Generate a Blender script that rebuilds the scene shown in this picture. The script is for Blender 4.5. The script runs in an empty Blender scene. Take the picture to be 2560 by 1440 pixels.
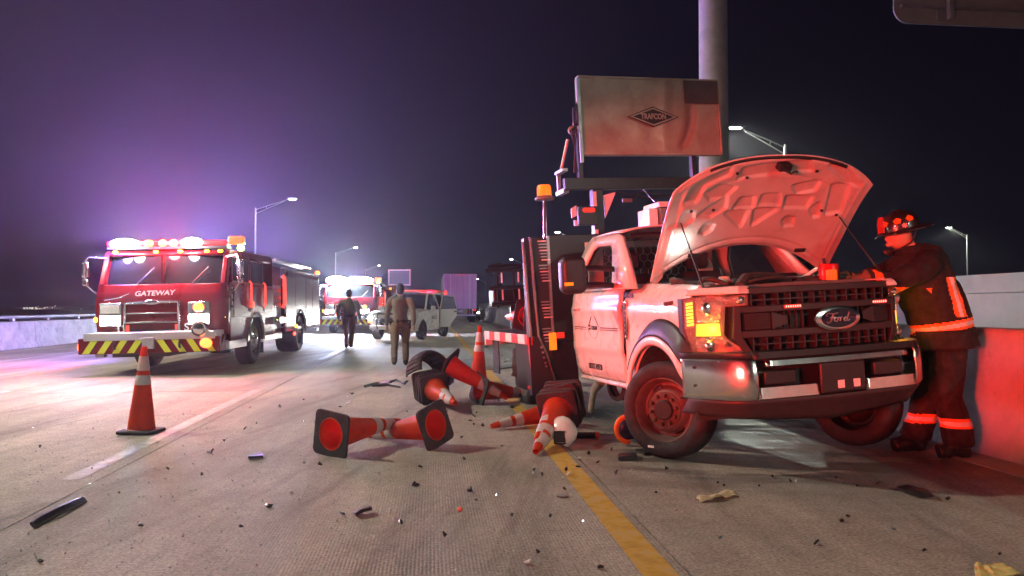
import bpy, bmesh, math, random
from mathutils import Vector, Matrix, noise
R = math.radians
random.seed(7)
scn = bpy.context.scene
col = scn.collection

# ---------------------------------------------------------------- camera
cam_d = bpy.data.cameras.new('camera'); cam = bpy.data.objects.new('camera', cam_d); col.objects.link(cam)
cam.location = (0, 0, 1.27); cam.rotation_euler = (R(90) + math.atan(45 / 1850), 0, R(-6.17))
cam_d.sensor_width = 36; cam_d.lens = 1850 / 2560 * 36; cam_d.clip_start = 0.05; cam_d.clip_end = 9000
scn.camera = cam
# ---------------------------------------------------------------- night sky
w = bpy.data.worlds.new('World'); scn.world = w; w.use_nodes = True
wn = w.node_tree; bgn = wn.nodes['Background']
tcw = wn.nodes.new('ShaderNodeTexCoord'); sxw = wn.nodes.new('ShaderNodeSeparateXYZ'); crw = wn.nodes.new('ShaderNodeValToRGB')
wn.links.new(tcw.outputs['Generated'], sxw.inputs[0]); wn.links.new(sxw.outputs['Z'], crw.inputs[0])
crw.color_ramp.elements[0].position = 0.0; crw.color_ramp.elements[0].color = (0.0030, 0.0028, 0.0080, 1)
crw.color_ramp.elements[1].position = 0.5; crw.color_ramp.elements[1].color = (0.0007, 0.0007, 0.0022, 1)
wn.links.new(crw.outputs[0], bgn.inputs[0]); bgn.inputs[1].default_value = 1.0
# ---------------------------------------------------------------- exposure
scn.view_settings.view_transform = 'Standard'; scn.view_settings.look = 'None'
scn.view_settings.exposure = 0.0; scn.view_settings.gamma = 1.0
scn.render.engine = 'CYCLES'
scn.cycles.use_denoising = True
scn.cycles.max_bounces = 6; scn.cycles.volume_bounces = 0; scn.cycles.transparent_max_bounces = 12
scn.cycles.sample_clamp_indirect = 6.0; scn.cycles.sample_clamp_direct = 0.0
scn.cycles.caustics_reflective = False; scn.cycles.caustics_refractive = False
scn.cycles.use_light_tree = True

# ---------------------------------------------------------------- helpers: materials
MATS = {}
def mat(name, c=(.5, .5, .5), rough=.5, metal=0., es=0., ec=None, coat=0., alpha=1., nz=None, bump=None, transl=0., spec=.5, dirt=None):
    """nz=(scale, amount) value variation; bump=(scale, strength); dirt=(scale, threshold, colour, amount)"""
    if name in MATS: return MATS[name]
    m = bpy.data.materials.new(name); m.use_nodes = True; MATS[name] = m
    nt = m.node_tree; N = nt.nodes; L = nt.links; b = N['Principled BSDF']
    b.inputs['Base Color'].default_value = (*c, 1); b.inputs['Roughness'].default_value = rough
    b.inputs['Metallic'].default_value = metal; b.inputs['Coat Weight'].default_value = coat
    b.inputs['Coat Roughness'].default_value = .08; b.inputs['Alpha'].default_value = alpha
    b.inputs['Specular IOR Level'].default_value = spec
    if es: 
        b.inputs['Emission Color'].default_value = (*(ec or c), 1); b.inputs['Emission Strength'].default_value = es
    tc = None
    def coords():
        nonlocal tc
        if tc is None: tc = N.new('ShaderNodeTexCoord')
        return tc.outputs['Object']
    src = None
    if nz:
        n = N.new('ShaderNodeTexNoise'); n.inputs['Scale'].default_value = nz[0]; n.inputs['Detail'].default_value = 6
        n.inputs['Roughness'].default_value = .65; L.new(coords(), n.inputs['Vector'])
        mr = N.new('ShaderNodeMapRange'); L.new(n.outputs[0], mr.inputs[0]); mr.inputs[1].default_value = .3; mr.inputs[2].default_value = .7
        mr.inputs[3].default_value = 1 - nz[1]; mr.inputs[4].default_value = 1 + nz[1] * .6
        mx = N.new('ShaderNodeVectorMath'); mx.operation = 'SCALE'; mx.inputs[0].default_value = c; L.new(mr.outputs[0], mx.inputs['Scale'])
        src = mx.outputs[0]
        rr = N.new('ShaderNodeMapRange'); L.new(n.outputs[0], rr.inputs[0]); rr.inputs[1].default_value = .3; rr.inputs[2].default_value = .7
        rr.inputs[3].default_value = min(1, rough * 1.25); rr.inputs[4].default_value = rough * .8; L.new(rr.outputs[0], b.inputs['Roughness'])
    if dirt:
        n2 = N.new('ShaderNodeTexNoise'); n2.inputs['Scale'].default_value = dirt[0]; n2.inputs['Detail'].default_value = 8; n2.inputs['Roughness'].default_value = .7
        L.new(coords(), n2.inputs['Vector'])
        m2 = N.new('ShaderNodeMapRange'); L.new(n2.outputs[0], m2.inputs[0]); m2.inputs[1].default_value = dirt[1]; m2.inputs[2].default_value = dirt[1] + .18
        m2.inputs[3].default_value = 0; m2.inputs[4].default_value = dirt[3]
        mix = N.new('ShaderNodeMix'); mix.data_type = 'RGBA'; L.new(m2.outputs[0], mix.inputs[0])
        if src: L.new(src, mix.inputs[6])
        else: mix.inputs[6].default_value = (*c, 1)
        mix.inputs[7].default_value = (*dirt[2], 1); src = mix.outputs[2]
    if src is not None: L.new(src, b.inputs['Base Color'])
    if bump:
        n3 = N.new('ShaderNodeTexNoise'); n3.inputs['Scale'].default_value = bump[0]; n3.inputs['Detail'].default_value = 5; L.new(coords(), n3.inputs['Vector'])
        bp = N.new('ShaderNodeBump'); bp.inputs['Strength'].default_value = bump[1]; bp.inputs['Distance'].default_value = .02
        L.new(n3.outputs[0], bp.inputs['Height']); L.new(bp.outputs[0], b.inputs['Normal'])
    if transl:
        t = N.new('ShaderNodeBsdfTranslucent'); t.inputs[0].default_value = (*c, 1)
        if src is not None: L.new(src, t.inputs[0])
        ms = N.new('ShaderNodeMixShader'); ms.inputs[0].default_value = transl
        L.new(b.outputs[0], ms.inputs[1]); L.new(t.outputs[0], ms.inputs[2]); L.new(ms.outputs[0], N['Material Output'].inputs[0])
    return m

# ---------------------------------------------------------------- helpers: meshes
class MB:
    def __init__(s): s.v = []; s.f = []
    def add(s, vs, fs, M=None):
        o = len(s.v)
        for p in vs:
            p = Vector(p); s.v.append(M @ p if M is not None else p)
        s.f += [tuple(i + o for i in f) for f in fs]; return s
    def box(s, cx, cy, cz, sx, sy, sz, M=None):
        x, y, z = sx / 2, sy / 2, sz / 2
        vs = [(cx + a * x, cy + b * y, cz + c * z) for a in (-1, 1) for b in (-1, 1) for c in (-1, 1)]
        return s.add(vs, [(0, 1, 3, 2), (4, 6, 7, 5), (0, 4, 5, 1), (2, 3, 7, 6), (0, 2, 6, 4), (1, 5, 7, 3)], M)
    def bb(s, x0, x1, y0, y1, z0, z1, M=None): return s.box((x0 + x1) / 2, (y0 + y1) / 2, (z0 + z1) / 2, abs(x1 - x0), abs(y1 - y0), abs(z1 - z0), M)
    def prism(s, poly, axis, a, b, M=None):
        """poly 2D points in the two other axes (cyclic xyz order kept as given), extruded from a to b along axis"""
        n = len(poly)
        def P(p, t): return {'x': (t, p[0], p[1]), 'y': (p[0], t, p[1]), 'z': (p[0], p[1], t)}[axis]
        vs = [P(p, a) for p in poly] + [P(p, b) for p in poly]
        fs = [tuple(range(n))[::-1], tuple(range(n, 2 * n))] + [(i, (i + 1) % n, n + (i + 1) % n, n + i) for i in range(n)]
        return s.add(vs, fs, M)
    def tube(s, pts, r, n=8, M=None, caps=True, closed=False):
        pts = [Vector(p) for p in pts]; k = len(pts); rs = r if isinstance(r, list) else [r] * k
        vs = []; prev = None
        for i, p in enumerate(pts):
            if closed: t = (pts[(i + 1) % k] - pts[i - 1])
            else: t = (pts[min(i + 1, k - 1)] - pts[max(i - 1, 0)])
            t = t.normalized() if t.length > 1e-9 else Vector((0, 0, 1))
            if prev is None: prev = t.orthogonal().normalized()
            a = prev - t * prev.dot(t); a = a.normalized() if a.length > 1e-6 else t.orthogonal().normalized(); prev = a; b = t.cross(a)
            ri = rs[i]; ra, rb = ri if isinstance(ri, (list, tuple)) else (ri, ri)
            vs += [p + a * (ra * math.cos(q)) + b * (rb * math.sin(q)) for q in (2 * math.pi * j / n for j in range(n))]
        fs = []
        for i in range(k if closed else k - 1):
            i2 = (i + 1) % k
            fs += [(i * n + j, i * n + (j + 1) % n, i2 * n + (j + 1) % n, i2 * n + j) for j in range(n)]
        if caps and not closed: fs += [tuple(range(n))[::-1], tuple((k - 1) * n + j for j in range(n))]
        return s.add(vs, fs, M)
    def lathe(s, prof, n=24, M=None, capa=False, capb=False):
        vs = []; k = len(prof)
        for r, z in prof: vs += [(r * math.cos(2 * math.pi * j / n), r * math.sin(2 * math.pi * j / n), z) for j in range(n)]
        fs = [(i * n + j, i * n + (j + 1) % n, (i + 1) * n + (j + 1) % n, (i + 1) * n + j) for i in range(k - 1) for j in range(n)]
        if capa: fs.append(tuple(range(n))[::-1])
        if capb: fs.append(tuple((k - 1) * n + j for j in range(n)))
        return s.add(vs, fs, M)
    def ell(s, c, r, nu=16, nv=10, M=None):
        prof = [(max(1e-4, math.sin(math.pi * i / nv)), -math.cos(math.pi * i / nv)) for i in range(nv + 1)]
        T = Matrix.Translation(c) @ Matrix.Diagonal((*r, 1))
        return s.lathe(prof, nu, T if M is None else M @ T)
    def grid(s, fn, nu, nv, M=None, flip=False):
        vs = [fn(i / nu, j / nv) for j in range(nv + 1) for i in range(nu + 1)]
        fs = [(j * (nu + 1) + i, j * (nu + 1) + i + 1, (j + 1) * (nu + 1) + i + 1, (j + 1) * (nu + 1) + i) for j in range(nv) for i in range(nu)]
        if flip: fs = [f[::-1] for f in fs]
        return s.add(vs, fs, M)
    def ring(s, outer, inner, M=None):
        n = len(outer); return s.add(list(outer) + list(inner), [(i, (i + 1) % n, n + (i + 1) % n, n + i) for i in range(n)], M)
    def mesh(s, name='m'):
        me = bpy.data.meshes.new(name); me.from_pydata([tuple(v) for v in s.v], [], s.f); me.validate(); return me
    def build(s, name, m, parent=None, smooth=None, bevel=0, thick=0, loc=None, rot=None, seg=2, sub=0, fixn=False):
        me = s.mesh(name)
        if fixn or bevel or thick:
            bm = bmesh.new(); bm.from_mesh(me); bmesh.ops.remove_doubles(bm, verts=bm.verts, dist=1e-5) if fixn else None
            bmesh.ops.recalc_face_normals(bm, faces=bm.faces); bm.to_mesh(me); bm.free()
        if smooth is None: smooth = 35
        if smooth:
            me.polygons.foreach_set('use_smooth', [True] * len(me.polygons)); me.set_sharp_from_angle(angle=R(smooth))
        if m is not None: me.materials.append(m)
        o = bpy.data.objects.new(name, me); col.objects.link(o); o.parent = parent
        if thick:
            md = o.modifiers.new('thick', 'SOLIDIFY'); md.thickness = thick; md.offset = 0
        if bevel:
            md = o.modifiers.new('bevel', 'BEVEL'); md.width = bevel; md.segments = seg; md.limit_method = 'ANGLE'; md.angle_limit = R(40)
        if sub:
            md = o.modifiers.new('sub', 'SUBSURF'); md.levels = sub; md.render_levels = sub
        if loc is not None: o.location = loc
        if rot is not None: o.rotation_euler = rot
        return o

def tag(o, label=None, cat=None, group=None, kind=None):
    if label: o['label'] = label
    if cat: o['category'] = cat
    if group: o['group'] = group
    if kind: o['kind'] = kind
    return o
def thing(name, label, cat, loc=(0, 0, 0), rot=(0, 0, 0), group=None):
    o = bpy.data.objects.new(name, None); col.objects.link(o); o.location = loc; o.rotation_euler = rot; o.empty_display_size = .2
    return tag(o, label, cat, group)
def copy_tree(o, parent=None, lights=True):
    if o.type == 'LIGHT' and not lights: return None
    c = o.copy(); col.objects.link(c); c.parent = parent
    for ch in list(o.children): copy_tree(ch, c, lights)
    return c
def TM(loc=(0, 0, 0), rot=(0, 0, 0), s=(1, 1, 1)):
    from mathutils import Euler
    return Matrix.LocRotScale(Vector(loc), Euler(rot), Vector(s))
def rrect(w_, h_, r, n=5, cx=0, cy=0):
    out = []
    for sx, sy, a0 in ((1, 1, 0), (-1, 1, 90), (-1, -1, 180), (1, -1, 270)):
        for i in range(n + 1):
            a = R(a0 + 90 * i / n); out.append((cx + sx * (w_ / 2 - r) + r * math.cos(a), cy + sy * (h_ / 2 - r) + r * math.sin(a)))
    return out
def text(body, size, m, parent, M, name='lettering', shear=0, extrude=.002, align='CENTER', bold=0, sx=1.):
    cu = bpy.data.curves.new(name, 'FONT'); cu.body = body; cu.size = size; cu.extrude = extrude; cu.align_x = align; cu.align_y = 'CENTER'
    cu.shear = shear; cu.offset = bold; cu.resolution_u = 3
    t = bpy.data.objects.new('tmp', cu); col.objects.link(t)
    dg = bpy.context.evaluated_depsgraph_get(); me = bpy.data.meshes.new_from_object(t.evaluated_get(dg))
    bpy.data.objects.remove(t); me.name = name
    me.transform(M @ Matrix.Diagonal((sx, 1, 1, 1))); me.materials.clear(); me.materials.append(m)
    o = bpy.data.objects.new(name, me); col.objects.link(o); o.parent = parent
    return o
def basis(o, x, y):
    """4x4 with local x,y axes along x,y at o"""
    x = Vector(x).normalized(); z = x.cross(Vector(y)).normalized(); y = z.cross(x)
    return Matrix(((x.x, y.x, z.x, o[0]), (x.y, y.y, z.y, o[1]), (x.z, y.z, z.z, o[2]), (0, 0, 0, 1)))
def organic(mb, name, voxel, mats, pick, parent=None, smooth_it=8, fold=0, fscale=6, fac=.5, dec=0):
    """union of overlapping solids -> one continuous skin; pick(centre) -> material index"""
    me = mb.mesh(name); bm = bmesh.new(); bm.from_mesh(me); bmesh.ops.recalc_face_normals(bm, faces=bm.faces); bm.to_mesh(me); bm.free()
    t = bpy.data.objects.new('tmp', me); col.objects.link(t)
    a = t.modifiers.new('r', 'REMESH'); a.mode = 'VOXEL'; a.voxel_size = voxel
    b = t.modifiers.new('s', 'SMOOTH'); b.factor = fac; b.iterations = smooth_it
    dg = bpy.context.evaluated_depsgraph_get(); dg.update(); m2 = bpy.data.meshes.new_from_object(t.evaluated_get(dg))
    bpy.data.objects.remove(t); m2.name = name
    if fold:
        m2.update(); nrm = [v.normal.copy() for v in m2.vertices]
        for v, n in zip(m2.vertices, nrm):
            p = v.co; q = Vector((p.x * fscale, p.y * fscale, p.z * fscale * .55))
            k = noise.noise(q) + .5 * noise.noise(q * 2.3 + Vector((7, 1, 3)))
            k = (1 - abs(k) * 2.2) * .6 + k * .4
            v.co = p + n * (fold(p) if callable(fold) else fold) * k
    m2.polygons.foreach_set('use_smooth', [True] * len(m2.polygons))
    for m in mats: m2.materials.append(m)
    for p in m2.polygons: p.material_index = pick(p.center)
    o = bpy.data.objects.new(name, m2); col.objects.link(o); o.parent = parent
    return o
def lamp(name, kind, loc, power, color, parent=None, size=.2, rot=(0, 0, 0), spot=None, blend=.5, soft=.05, spread=None):
    d = bpy.data.lights.new(name, kind); d.energy = power; d.color = color
    if kind == 'AREA':
        d.shape = 'DISK'; d.size = size
        if spread: d.spread = spread
    else: d.shadow_soft_size = soft
    if kind == 'SPOT': d.spot_size = spot; d.spot_blend = blend
    o = bpy.data.objects.new(name, d); col.objects.link(o); o.location = loc; o.rotation_euler = rot; o.parent = parent
    return o

# camera rays (used only to turn photo pixels into directions; distances come from the ground or the thing touched)
_cm = Matrix.LocRotScale(cam.location, cam.rotation_euler, None)
def ray(px, py):
    return (_cm.to_3x3() @ Vector(((px - 1280) / 1850, -(py - 720) / 1850, -1)))
def G(px, py, z=0.):
    d = ray(px, py); t = (z - 1.27) / d.z; return Vector((d.x * t, d.y * t, z))
def AT(px, py, Y):
    d = ray(px, py); t = Y / d.y; return Vector((d.x * t, Y, 1.27 + d.z * t))

# ---------------------------------------------------------------- shared materials
m_black = mat('black_plastic', (.018, .018, .02), .45, nz=(8, .25))
m_rubber = mat('tyre_rubber', (.022, .021, .022), .75, nz=(14, .3), bump=(60, .15))
m_blackpaint = mat('black_painted_steel', (.012, .012, .014), .35, coat=.2, dirt=(6, .55, (.08, .07, .06), .35))
m_chrome = mat('chrome', (.86, .86, .85), .20, 1., nz=(5, .12), dirt=(9, .56, (.35, .32, .3), .4))
m_steel = mat('bare_steel', (.42, .42, .43), .38, .9, nz=(10, .2))
m_galv = mat('galvanised_steel', (.48, .49, .48), .5, .6, nz=(4, .18), bump=(25, .05))
m_glassd = mat('dark_glass', (.012, .014, .016), .05, 0, coat=.3)
m_white = mat('white_truck_paint', (.70, .69, .66), .28, 0, coat=.7, nz=(3, .07), dirt=(7, .53, (.26, .22, .18), .5))
# ================================================================ SETTING
def road_material(name, c, groove=True):
    m = bpy.data.materials.new(name); m.use_nodes = True; nt = m.node_tree; N = nt.nodes; L = nt.links; b = N['Principled BSDF']
    geo = N.new('ShaderNodeNewGeometry'); pos = geo.outputs['Position']
    def nzs(scale, detail=5, vec=None, rough=.6):
        n = N.new('ShaderNodeTexNoise'); n.inputs['Scale'].default_value = scale; n.inputs['Detail'].default_value = detail; n.inputs['Roughness'].default_value = rough
        L.new(vec or pos, n.inputs['Vector']); return n.outputs[0]
    def mr(x, a, b_, c_, d):
        n = N.new('ShaderNodeMapRange'); L.new(x, n.inputs[0]); n.inputs[1].default_value = a; n.inputs[2].default_value = b_; n.inputs[3].default_value = c_; n.inputs[4].default_value = d; return n.outputs[0]
    def mul(x, y):
        n = N.new('ShaderNodeMath'); n.operation = 'MULTIPLY'
        L.new(x, n.inputs[0]); L.new(y, n.inputs[1]) if hasattr(y, 'links') else setattr(n.inputs[1], 'default_value', y); return n.outputs[0]
    st = N.new('ShaderNodeVectorMath'); st.operation = 'MULTIPLY'; st.inputs[1].default_value = (1.6, .07, 1); L.new(pos, st.inputs[0])
    big = mr(nzs(.35, 4), .3, .7, .66, 1.22)
    streak = mr(nzs(1., 6, st.outputs[0]), .3, .72, .66, 1.20)
    grain = mr(nzs(55, 3), .3, .7, .55, 1.4)
    fine = mr(nzs(9, 6), .3, .7, .86, 1.12)
    v = mul(mul(mul(big, streak), grain), fine)
    # crack-like scratches and small dark specks
    vo = N.new('ShaderNodeTexVoronoi'); vo.inputs['Scale'].default_value = 26; L.new(pos, vo.inputs['Vector'])
    spk = mr(vo.outputs['Distance'], .05, .11, .62, 1.); v = mul(v, spk)
    # tyre scuffs and spilt fluid around the crashed truck (their own shapes)
    sx = N.new('ShaderNodeSeparateXYZ'); L.new(pos, sx.inputs[0])
    def bump1(o, c0, w0):
        a = N.new('ShaderNodeMath'); a.operation = 'SUBTRACT'; L.new(o, a.inputs[0]); a.inputs[1].default_value = c0
        a2 = N.new('ShaderNodeMath'); a2.operation = 'ABSOLUTE'; L.new(a.outputs[0], a2.inputs[0]); return mr(a2.outputs[0], w0 * .55, w0, 1, 0)
    rot = N.new('ShaderNodeVectorRotate'); rot.inputs['Angle'].default_value = R(14); rot.inputs['Axis'].default_value = (0, 0, 1); L.new(pos, rot.inputs[0])
    st2 = N.new('ShaderNodeVectorMath'); st2.operation = 'MULTIPLY'; st2.inputs[1].default_value = (.7, 4.5, 1); L.new(rot.outputs[0], st2.inputs[0])
    spill = mr(nzs(1., 6, st2.outputs[0], .7), .44, .54, 0, 1)
    area = mul(bump1(sx.outputs['X'], 3.1, 2.2), bump1(sx.outputs['Y'], 7.2, 2.6))
    spill = mul(spill, area)
    dark = mr(spill, 0, 1, 1, .30); v = mul(v, dark)
    st3 = N.new('ShaderNodeVectorMath'); st3.operation = 'MULTIPLY'; st3.inputs[1].default_value = (2.2, .16, 1); L.new(rot.outputs[0], st3.inputs[0])
    v = mul(v, mr(nzs(.8, 5, st3.outputs[0], .75), .52, .66, 1, .62))
    v = mul(v, mr(nzs(1.7, 6, None, .8), .56, .70, 1, .70))
    sc = N.new('ShaderNodeVectorMath'); sc.operation = 'SCALE'; sc.inputs[0].default_value = c; L.new(v, sc.inputs['Scale'])
    L.new(sc.outputs[0], b.inputs['Base Color'])
    rg = N.new('ShaderNodeMath'); rg.operation = 'SUBTRACT'; rg.inputs[0].default_value = .80; rs = mul(spill, .5); L.new(rs, rg.inputs[1]); L.new(rg.outputs[0], b.inputs['Roughness'])
    h = nzs(160, 3)
    if groove:
        wv = N.new('ShaderNodeTexWave'); wv.wave_type = 'BANDS'; wv.bands_direction = 'X'; wv.wave_profile = 'SIN'
        wv.inputs['Scale'].default_value = 1 / .019 / 3.18 / .5 * .5; wv.inputs['Distortion'].default_value = .25; wv.inputs['Detail'].default_value = 1; wv.inputs['Detail Scale'].default_value = 2
        L.new(pos, wv.inputs['Vector'])
        ad = N.new('ShaderNodeMath'); ad.operation = 'MULTIPLY_ADD'; L.new(mul(wv.outputs['Fac'], mr(nzs(1.3, 4), .35, .65, .15, 1.0)), ad.inputs[0]); ad.inputs[1].default_value = .85; L.new(h, ad.inputs[2]); h = ad.outputs[0]
        gv = mr(wv.outputs['Fac'], 0, .5, 0.93, 1.0); v2 = mul(v, gv); L.new(v2, sc.inputs['Scale'])
    bp = N.new('ShaderNodeBump'); bp.inputs['Strength'].default_value = .5; bp.inputs['Distance'].default_value = .004; L.new(h, bp.inputs['Height']); L.new(bp.outputs[0], b.inputs['Normal'])
    return m
m_road = road_material('tined_bridge_deck_concrete', (.42, .36, .295))
m_joint = mat('joint_filler', (.09, .085, .08), .9)
m_paint_w = mat('worn_white_paint', (.50, .49, .47), .65, nz=(9, .3), dirt=(7, .40, (.36, .33, .30), .95))
m_paint_y = mat('worn_yellow_paint', (.62, .36, .045), .6, nz=(9, .3), dirt=(9, .50, (.34, .29, .22), .85))
m_conc = mat('barrier_concrete', (.50, .48, .45), .85, nz=(2.2, .28), bump=(22, .5), dirt=(3.2, .53, (.20, .18, .16), .75))
m_conc2 = mat('pale_wall_concrete', (.70, .70, .66), .85, nz=(1.5, .14), bump=(40, .2))
m_water = mat('bay_water', (.006, .008, .012), .18)

# water far below and a dark shore line
MB().bb(-4000, 4000, -600, 6000, -12.2, -12).build('water', m_water).__setitem__('kind', 'structure')
road = MB().bb(-12.15, 5.05, -60, 420, -.6, -.016).build('road', m_joint); road['kind'] = 'structure'
xs = [-12.1, -9.9, -6.2, -2.42, 1.22, 4.66]
ys = [-60, -36.5, -24.5, -12.5, -.5, 11.5, 23.5, 35.5, 47.5, 59.5, 71.5, 83.5, 420]
for i in range(len(xs) - 1):
    for j in range(len(ys) - 1):
        w_ = xs[i + 1] - xs[i] - .012; l_ = ys[j + 1] - ys[j] - .014
        dz = random.uniform(-.0015, .0015)
        MB().box((xs[i] + xs[i + 1]) / 2, (ys[j] + ys[j + 1]) / 2, -.007 + dz, w_, l_, .014).build('slab', m_road, road, smooth=0)
# painted lines
def strip(name, x0, x1, y0, y1, m, z=.004):
    n = max(1, int((y1 - y0) / .5)); mb = MB()
    def fn(u, v):
        y = y0 + (y1 - y0) * v
        e = .006 * noise.noise(Vector((y * 3.1, u * 9, 2.)))
        return (x0 + (x1 - x0) * u + e, y, z)
    return mb.grid(fn, 1, min(n, 300)).build(name, m, road, smooth=0)
strip('edge_line', .99, 1.16, -30, 400, m_paint_y)
for y0 in (-18.5, -6.3, 5.75, 17.9, 30, 42.2, 54.4, 66.6): strip('lane_dash', -2.69, -2.55, y0, y0 + 5.8, m_paint_w)
for y0 in (-15.5, -3.3, 8.7, 20.9, 33, 45.2, 57.4): strip('lane_dash', -6.35, -6.21, y0, y0 + 3.1, m_paint_w)
strip('edge_line', -9.86, -9.72, -30, 300, m_paint_w)
# gutter beside the median barrier
MB().bb(4.33, 4.655, -60, 420, 0, .012).build('gutter', mat('gutter_concrete', (.36, .33, .30), .85, nz=(3, .25), bump=(40, .2)), road, bevel=.006)

# left parapet: concrete sections, rail posts and tube rail
bl = thing('parapet', 'low concrete parapet with a metal tube rail along the road edge behind the fire engine', 'parapet', (-12.35, 0, 0))
prof = [(-.2, 0), (.24, 0), (.24, .07), (.16, .22), (.12, .78), (.06, .81), (-.14, .81), (-.2, .78)]
for k in range(-3, 24):
    MB().prism(prof, 'y', 6.1 * k + .008, 6.1 * (k + 1) - .008).build('section', m_conc, bl, bevel=.012)
    for q in (1.0, 3.05, 5.1):
        MB().bb(-.06, .04, 6.1 * k + q - .07, 6.1 * k + q + .07, .812, .90).build('rail_post', m_galv, bl, bevel=.01)
MB().tube([(-.01, -18, .935), (-.01, 146, .935)], (.05, .045), 10).build('rail', m_galv, bl)
# median barrier (right)
br = thing('median_barrier', 'concrete median barrier beside the crashed truck, lit red by warning lights', 'barrier', (4.66, 0, 0))
prof = [(0, 0), (.62, 0), (.62, .08), (.50, .33), (.46, 1.05), (.43, 1.075), (.16, 1.075), (.13, 1.05), (.10, .33), (0, .08)]
for k in range(-3, 22):
    MB().prism(prof, 'y', 7.3 * k - 2 + .007, 7.3 * (k + 1) - 2 - .007).build('section', m_conc, br, bevel=.015)
# higher wall of the other carriageway
bw = thing('retaining_wall', 'tall pale wall of the opposite carriageway rising behind the median barrier', 'wall', (9.2, 0, 0))
for k in range(-3, 18):
    MB().bb(0, .3, 9 * k - 4 + .008, 9 * (k + 1) - 4 - .008, -.2, 1.48).build('wall_panel', m_conc2, bw, bevel=.012)
    MB().bb(-.035, .335, 9 * k - 4 + .008, 9 * (k + 1) - 4 - .008, 1.484, 1.80).build('coping', m_conc2, bw, bevel=.02)
op = MB().bb(5.3, 9.2, -60, 420, -.5, -.02).build('opposite_shoulder', m_joint); op['kind'] = 'structure'

# ---------------------------------------------------------------- street lamps
m_lampglow = mat('lamp_lens_lit', (1, 1, 1), .4, es=60, ec=(.93, 1., .88))
def street_lamp(x, y, side, label, group, Z=10., arm=2.9, light=0, detail=True):
    """side=+1: arm reaches towards +x"""
    t = thing('street_lamp', label, 'street lamp', (x, y, 0), group=group)
    s = side; hz = Z - .95
    MB().lathe([(.16, 0), (.16, .05), (.11, .06), (.10, 1), (.065, hz + .12), (.03, hz + .16)], 12, capa=True, capb=True).build('pole', m_galv, t)
    a = MB(); pts = [(s * .06, 0, hz + .02), (s * arm * .45, 0, hz + .46), (s * arm * .8, 0, hz + .78), (s * (arm - .35), 0, Z - .06)]
    a.tube(pts, .035, 8); a.tube([(s * .06, 0, hz - .30), (s * arm * .45, 0, hz + .28), (s * arm * .8, 0, hz + .74)], .028, 8)
    a.tube([(s * arm * .3, 0, hz + .29), (s * arm * .3, 0, hz + .12)], .018, 6); a.build('arm', m_galv, t)
    h = MB().prism([(-.42, -.03), (.36, -.05), (.40, .02), (.2, .07), (-.36, .06)], 'y', -.15, .15, TM((s * arm, 0, Z), (0, 0, 0), (s, 1, 1))).build('luminaire', m_steel, t, bevel=.02, fixn=True)
    MB().ell((s * (arm + .02), 0, Z - .055), (.30, .13, .055), 14, 8).build('lens', m_lampglow, h)
    if light: lamp('street_lamp_light', 'SPOT', (s * (arm + .02), 0, Z - .16), light, (1., .97, .80) if x < 0 else (.93, 1., .84), t, soft=.22, spot=R(172), blend=.5)
    return t
LG = 'left row of street lamps'; RG = 'right row of street lamps'
LL = {11: 'street lamp standing at the parapet beside the lettered fire engine', 61.5: 'street lamp rising behind the lettered fire engine, its arm reaching over the road', 111.5: 'street lamp rising behind the second fire engine with the glaring light bar'}
RL = {34.5: 'street lamp whose bright head and arm show just above the raised truck hood', 86: 'street lamp whose head shows just above the truck bed headboard', 137: 'street lamp showing above the folded crash cushion of the truck'}
for i, y in enumerate((-40, 11, 61.5, 111.5, 161, 211)):
    street_lamp(-14.2, y, 1, LL.get(y, 'street lamp on the parapet side, its arm reaching right over the road'), LG, light=(2500, 8200, 4000, 3000, 0, 0)[i])
for i, y in enumerate((-17, 34.5, 86, 137, 188, 239, 290, 341, 392)):
    street_lamp(17.2, y, -1, RL.get(y, 'street lamp in the receding row beyond the tall wall, arm reaching left'), RG, light=(12000, 5500, 3000, 0, 0, 0, 0, 0, 0)[i], arm=2.5)
street_lamp(60.5, 78, -1, 'lone distant street lamp standing behind the firefighter, beyond the tall wall', None, light=3000, Z=10.2, arm=2.2)

m_pole = mat('weathered_zinc_pole', (.52, .52, .49), .6, .15, nz=(3, .2), bump=(25, .05), dirt=(2.5, .55, (.30, .28, .26), .5))
# ---------------------------------------------------------------- sign gantry
gp = thing('sign_gantry', 'thick round galvanised gantry pole rising behind the arrow board, carrying an overhead sign', 'sign gantry', (5.20, 13.2, 0))
MB().bb(-.55, .55, -.5, .5, 0, 1.05).build('pedestal', m_conc, gp, bevel=.03)
MB().lathe([(.36, 1.05), (.36, 1.1), (.285, 1.11), (.262, 5), (.25, 9.6), (.05, 9.65)], 32, capa=True, capb=True).build('pole', m_pole, gp)
for z in (8.0, 9.2): MB().tube([(0, 0, z), (8.2, -.05, z)], .12, 14).build('arm', m_galv, gp)
for k in range(8): MB().tube([(.9 + k * .9, -.02, 8.0 + (k % 2) * 1.2), (1.8 + k * .9, -.02, 9.2 - (k % 2) * 1.2)], .04, 8).build('brace', m_galv, gp)
m_alu = mat('sign_back_aluminium', (.50, .51, .47), .5, .15, nz=(3, .15), dirt=(4, .6, (.2, .19, .17), .5))
sb = thing('overhead_sign', 'back of an overhead road sign with rounded corner and metal rails, hanging at the top', 'road sign', (0, 13.2, 0))
pa = AT(2236, 20, 13.6)
sw, sh = 4.6, 2.2; sx0 = pa.x; sz0 = AT(2300, 58, 13.6).z
MB().prism(rrect(sw, sh, .28, 7, sx0 + sw / 2, sz0 + sh / 2), 'y', .40, .425).build('panel', m_alu, sb)
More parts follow.
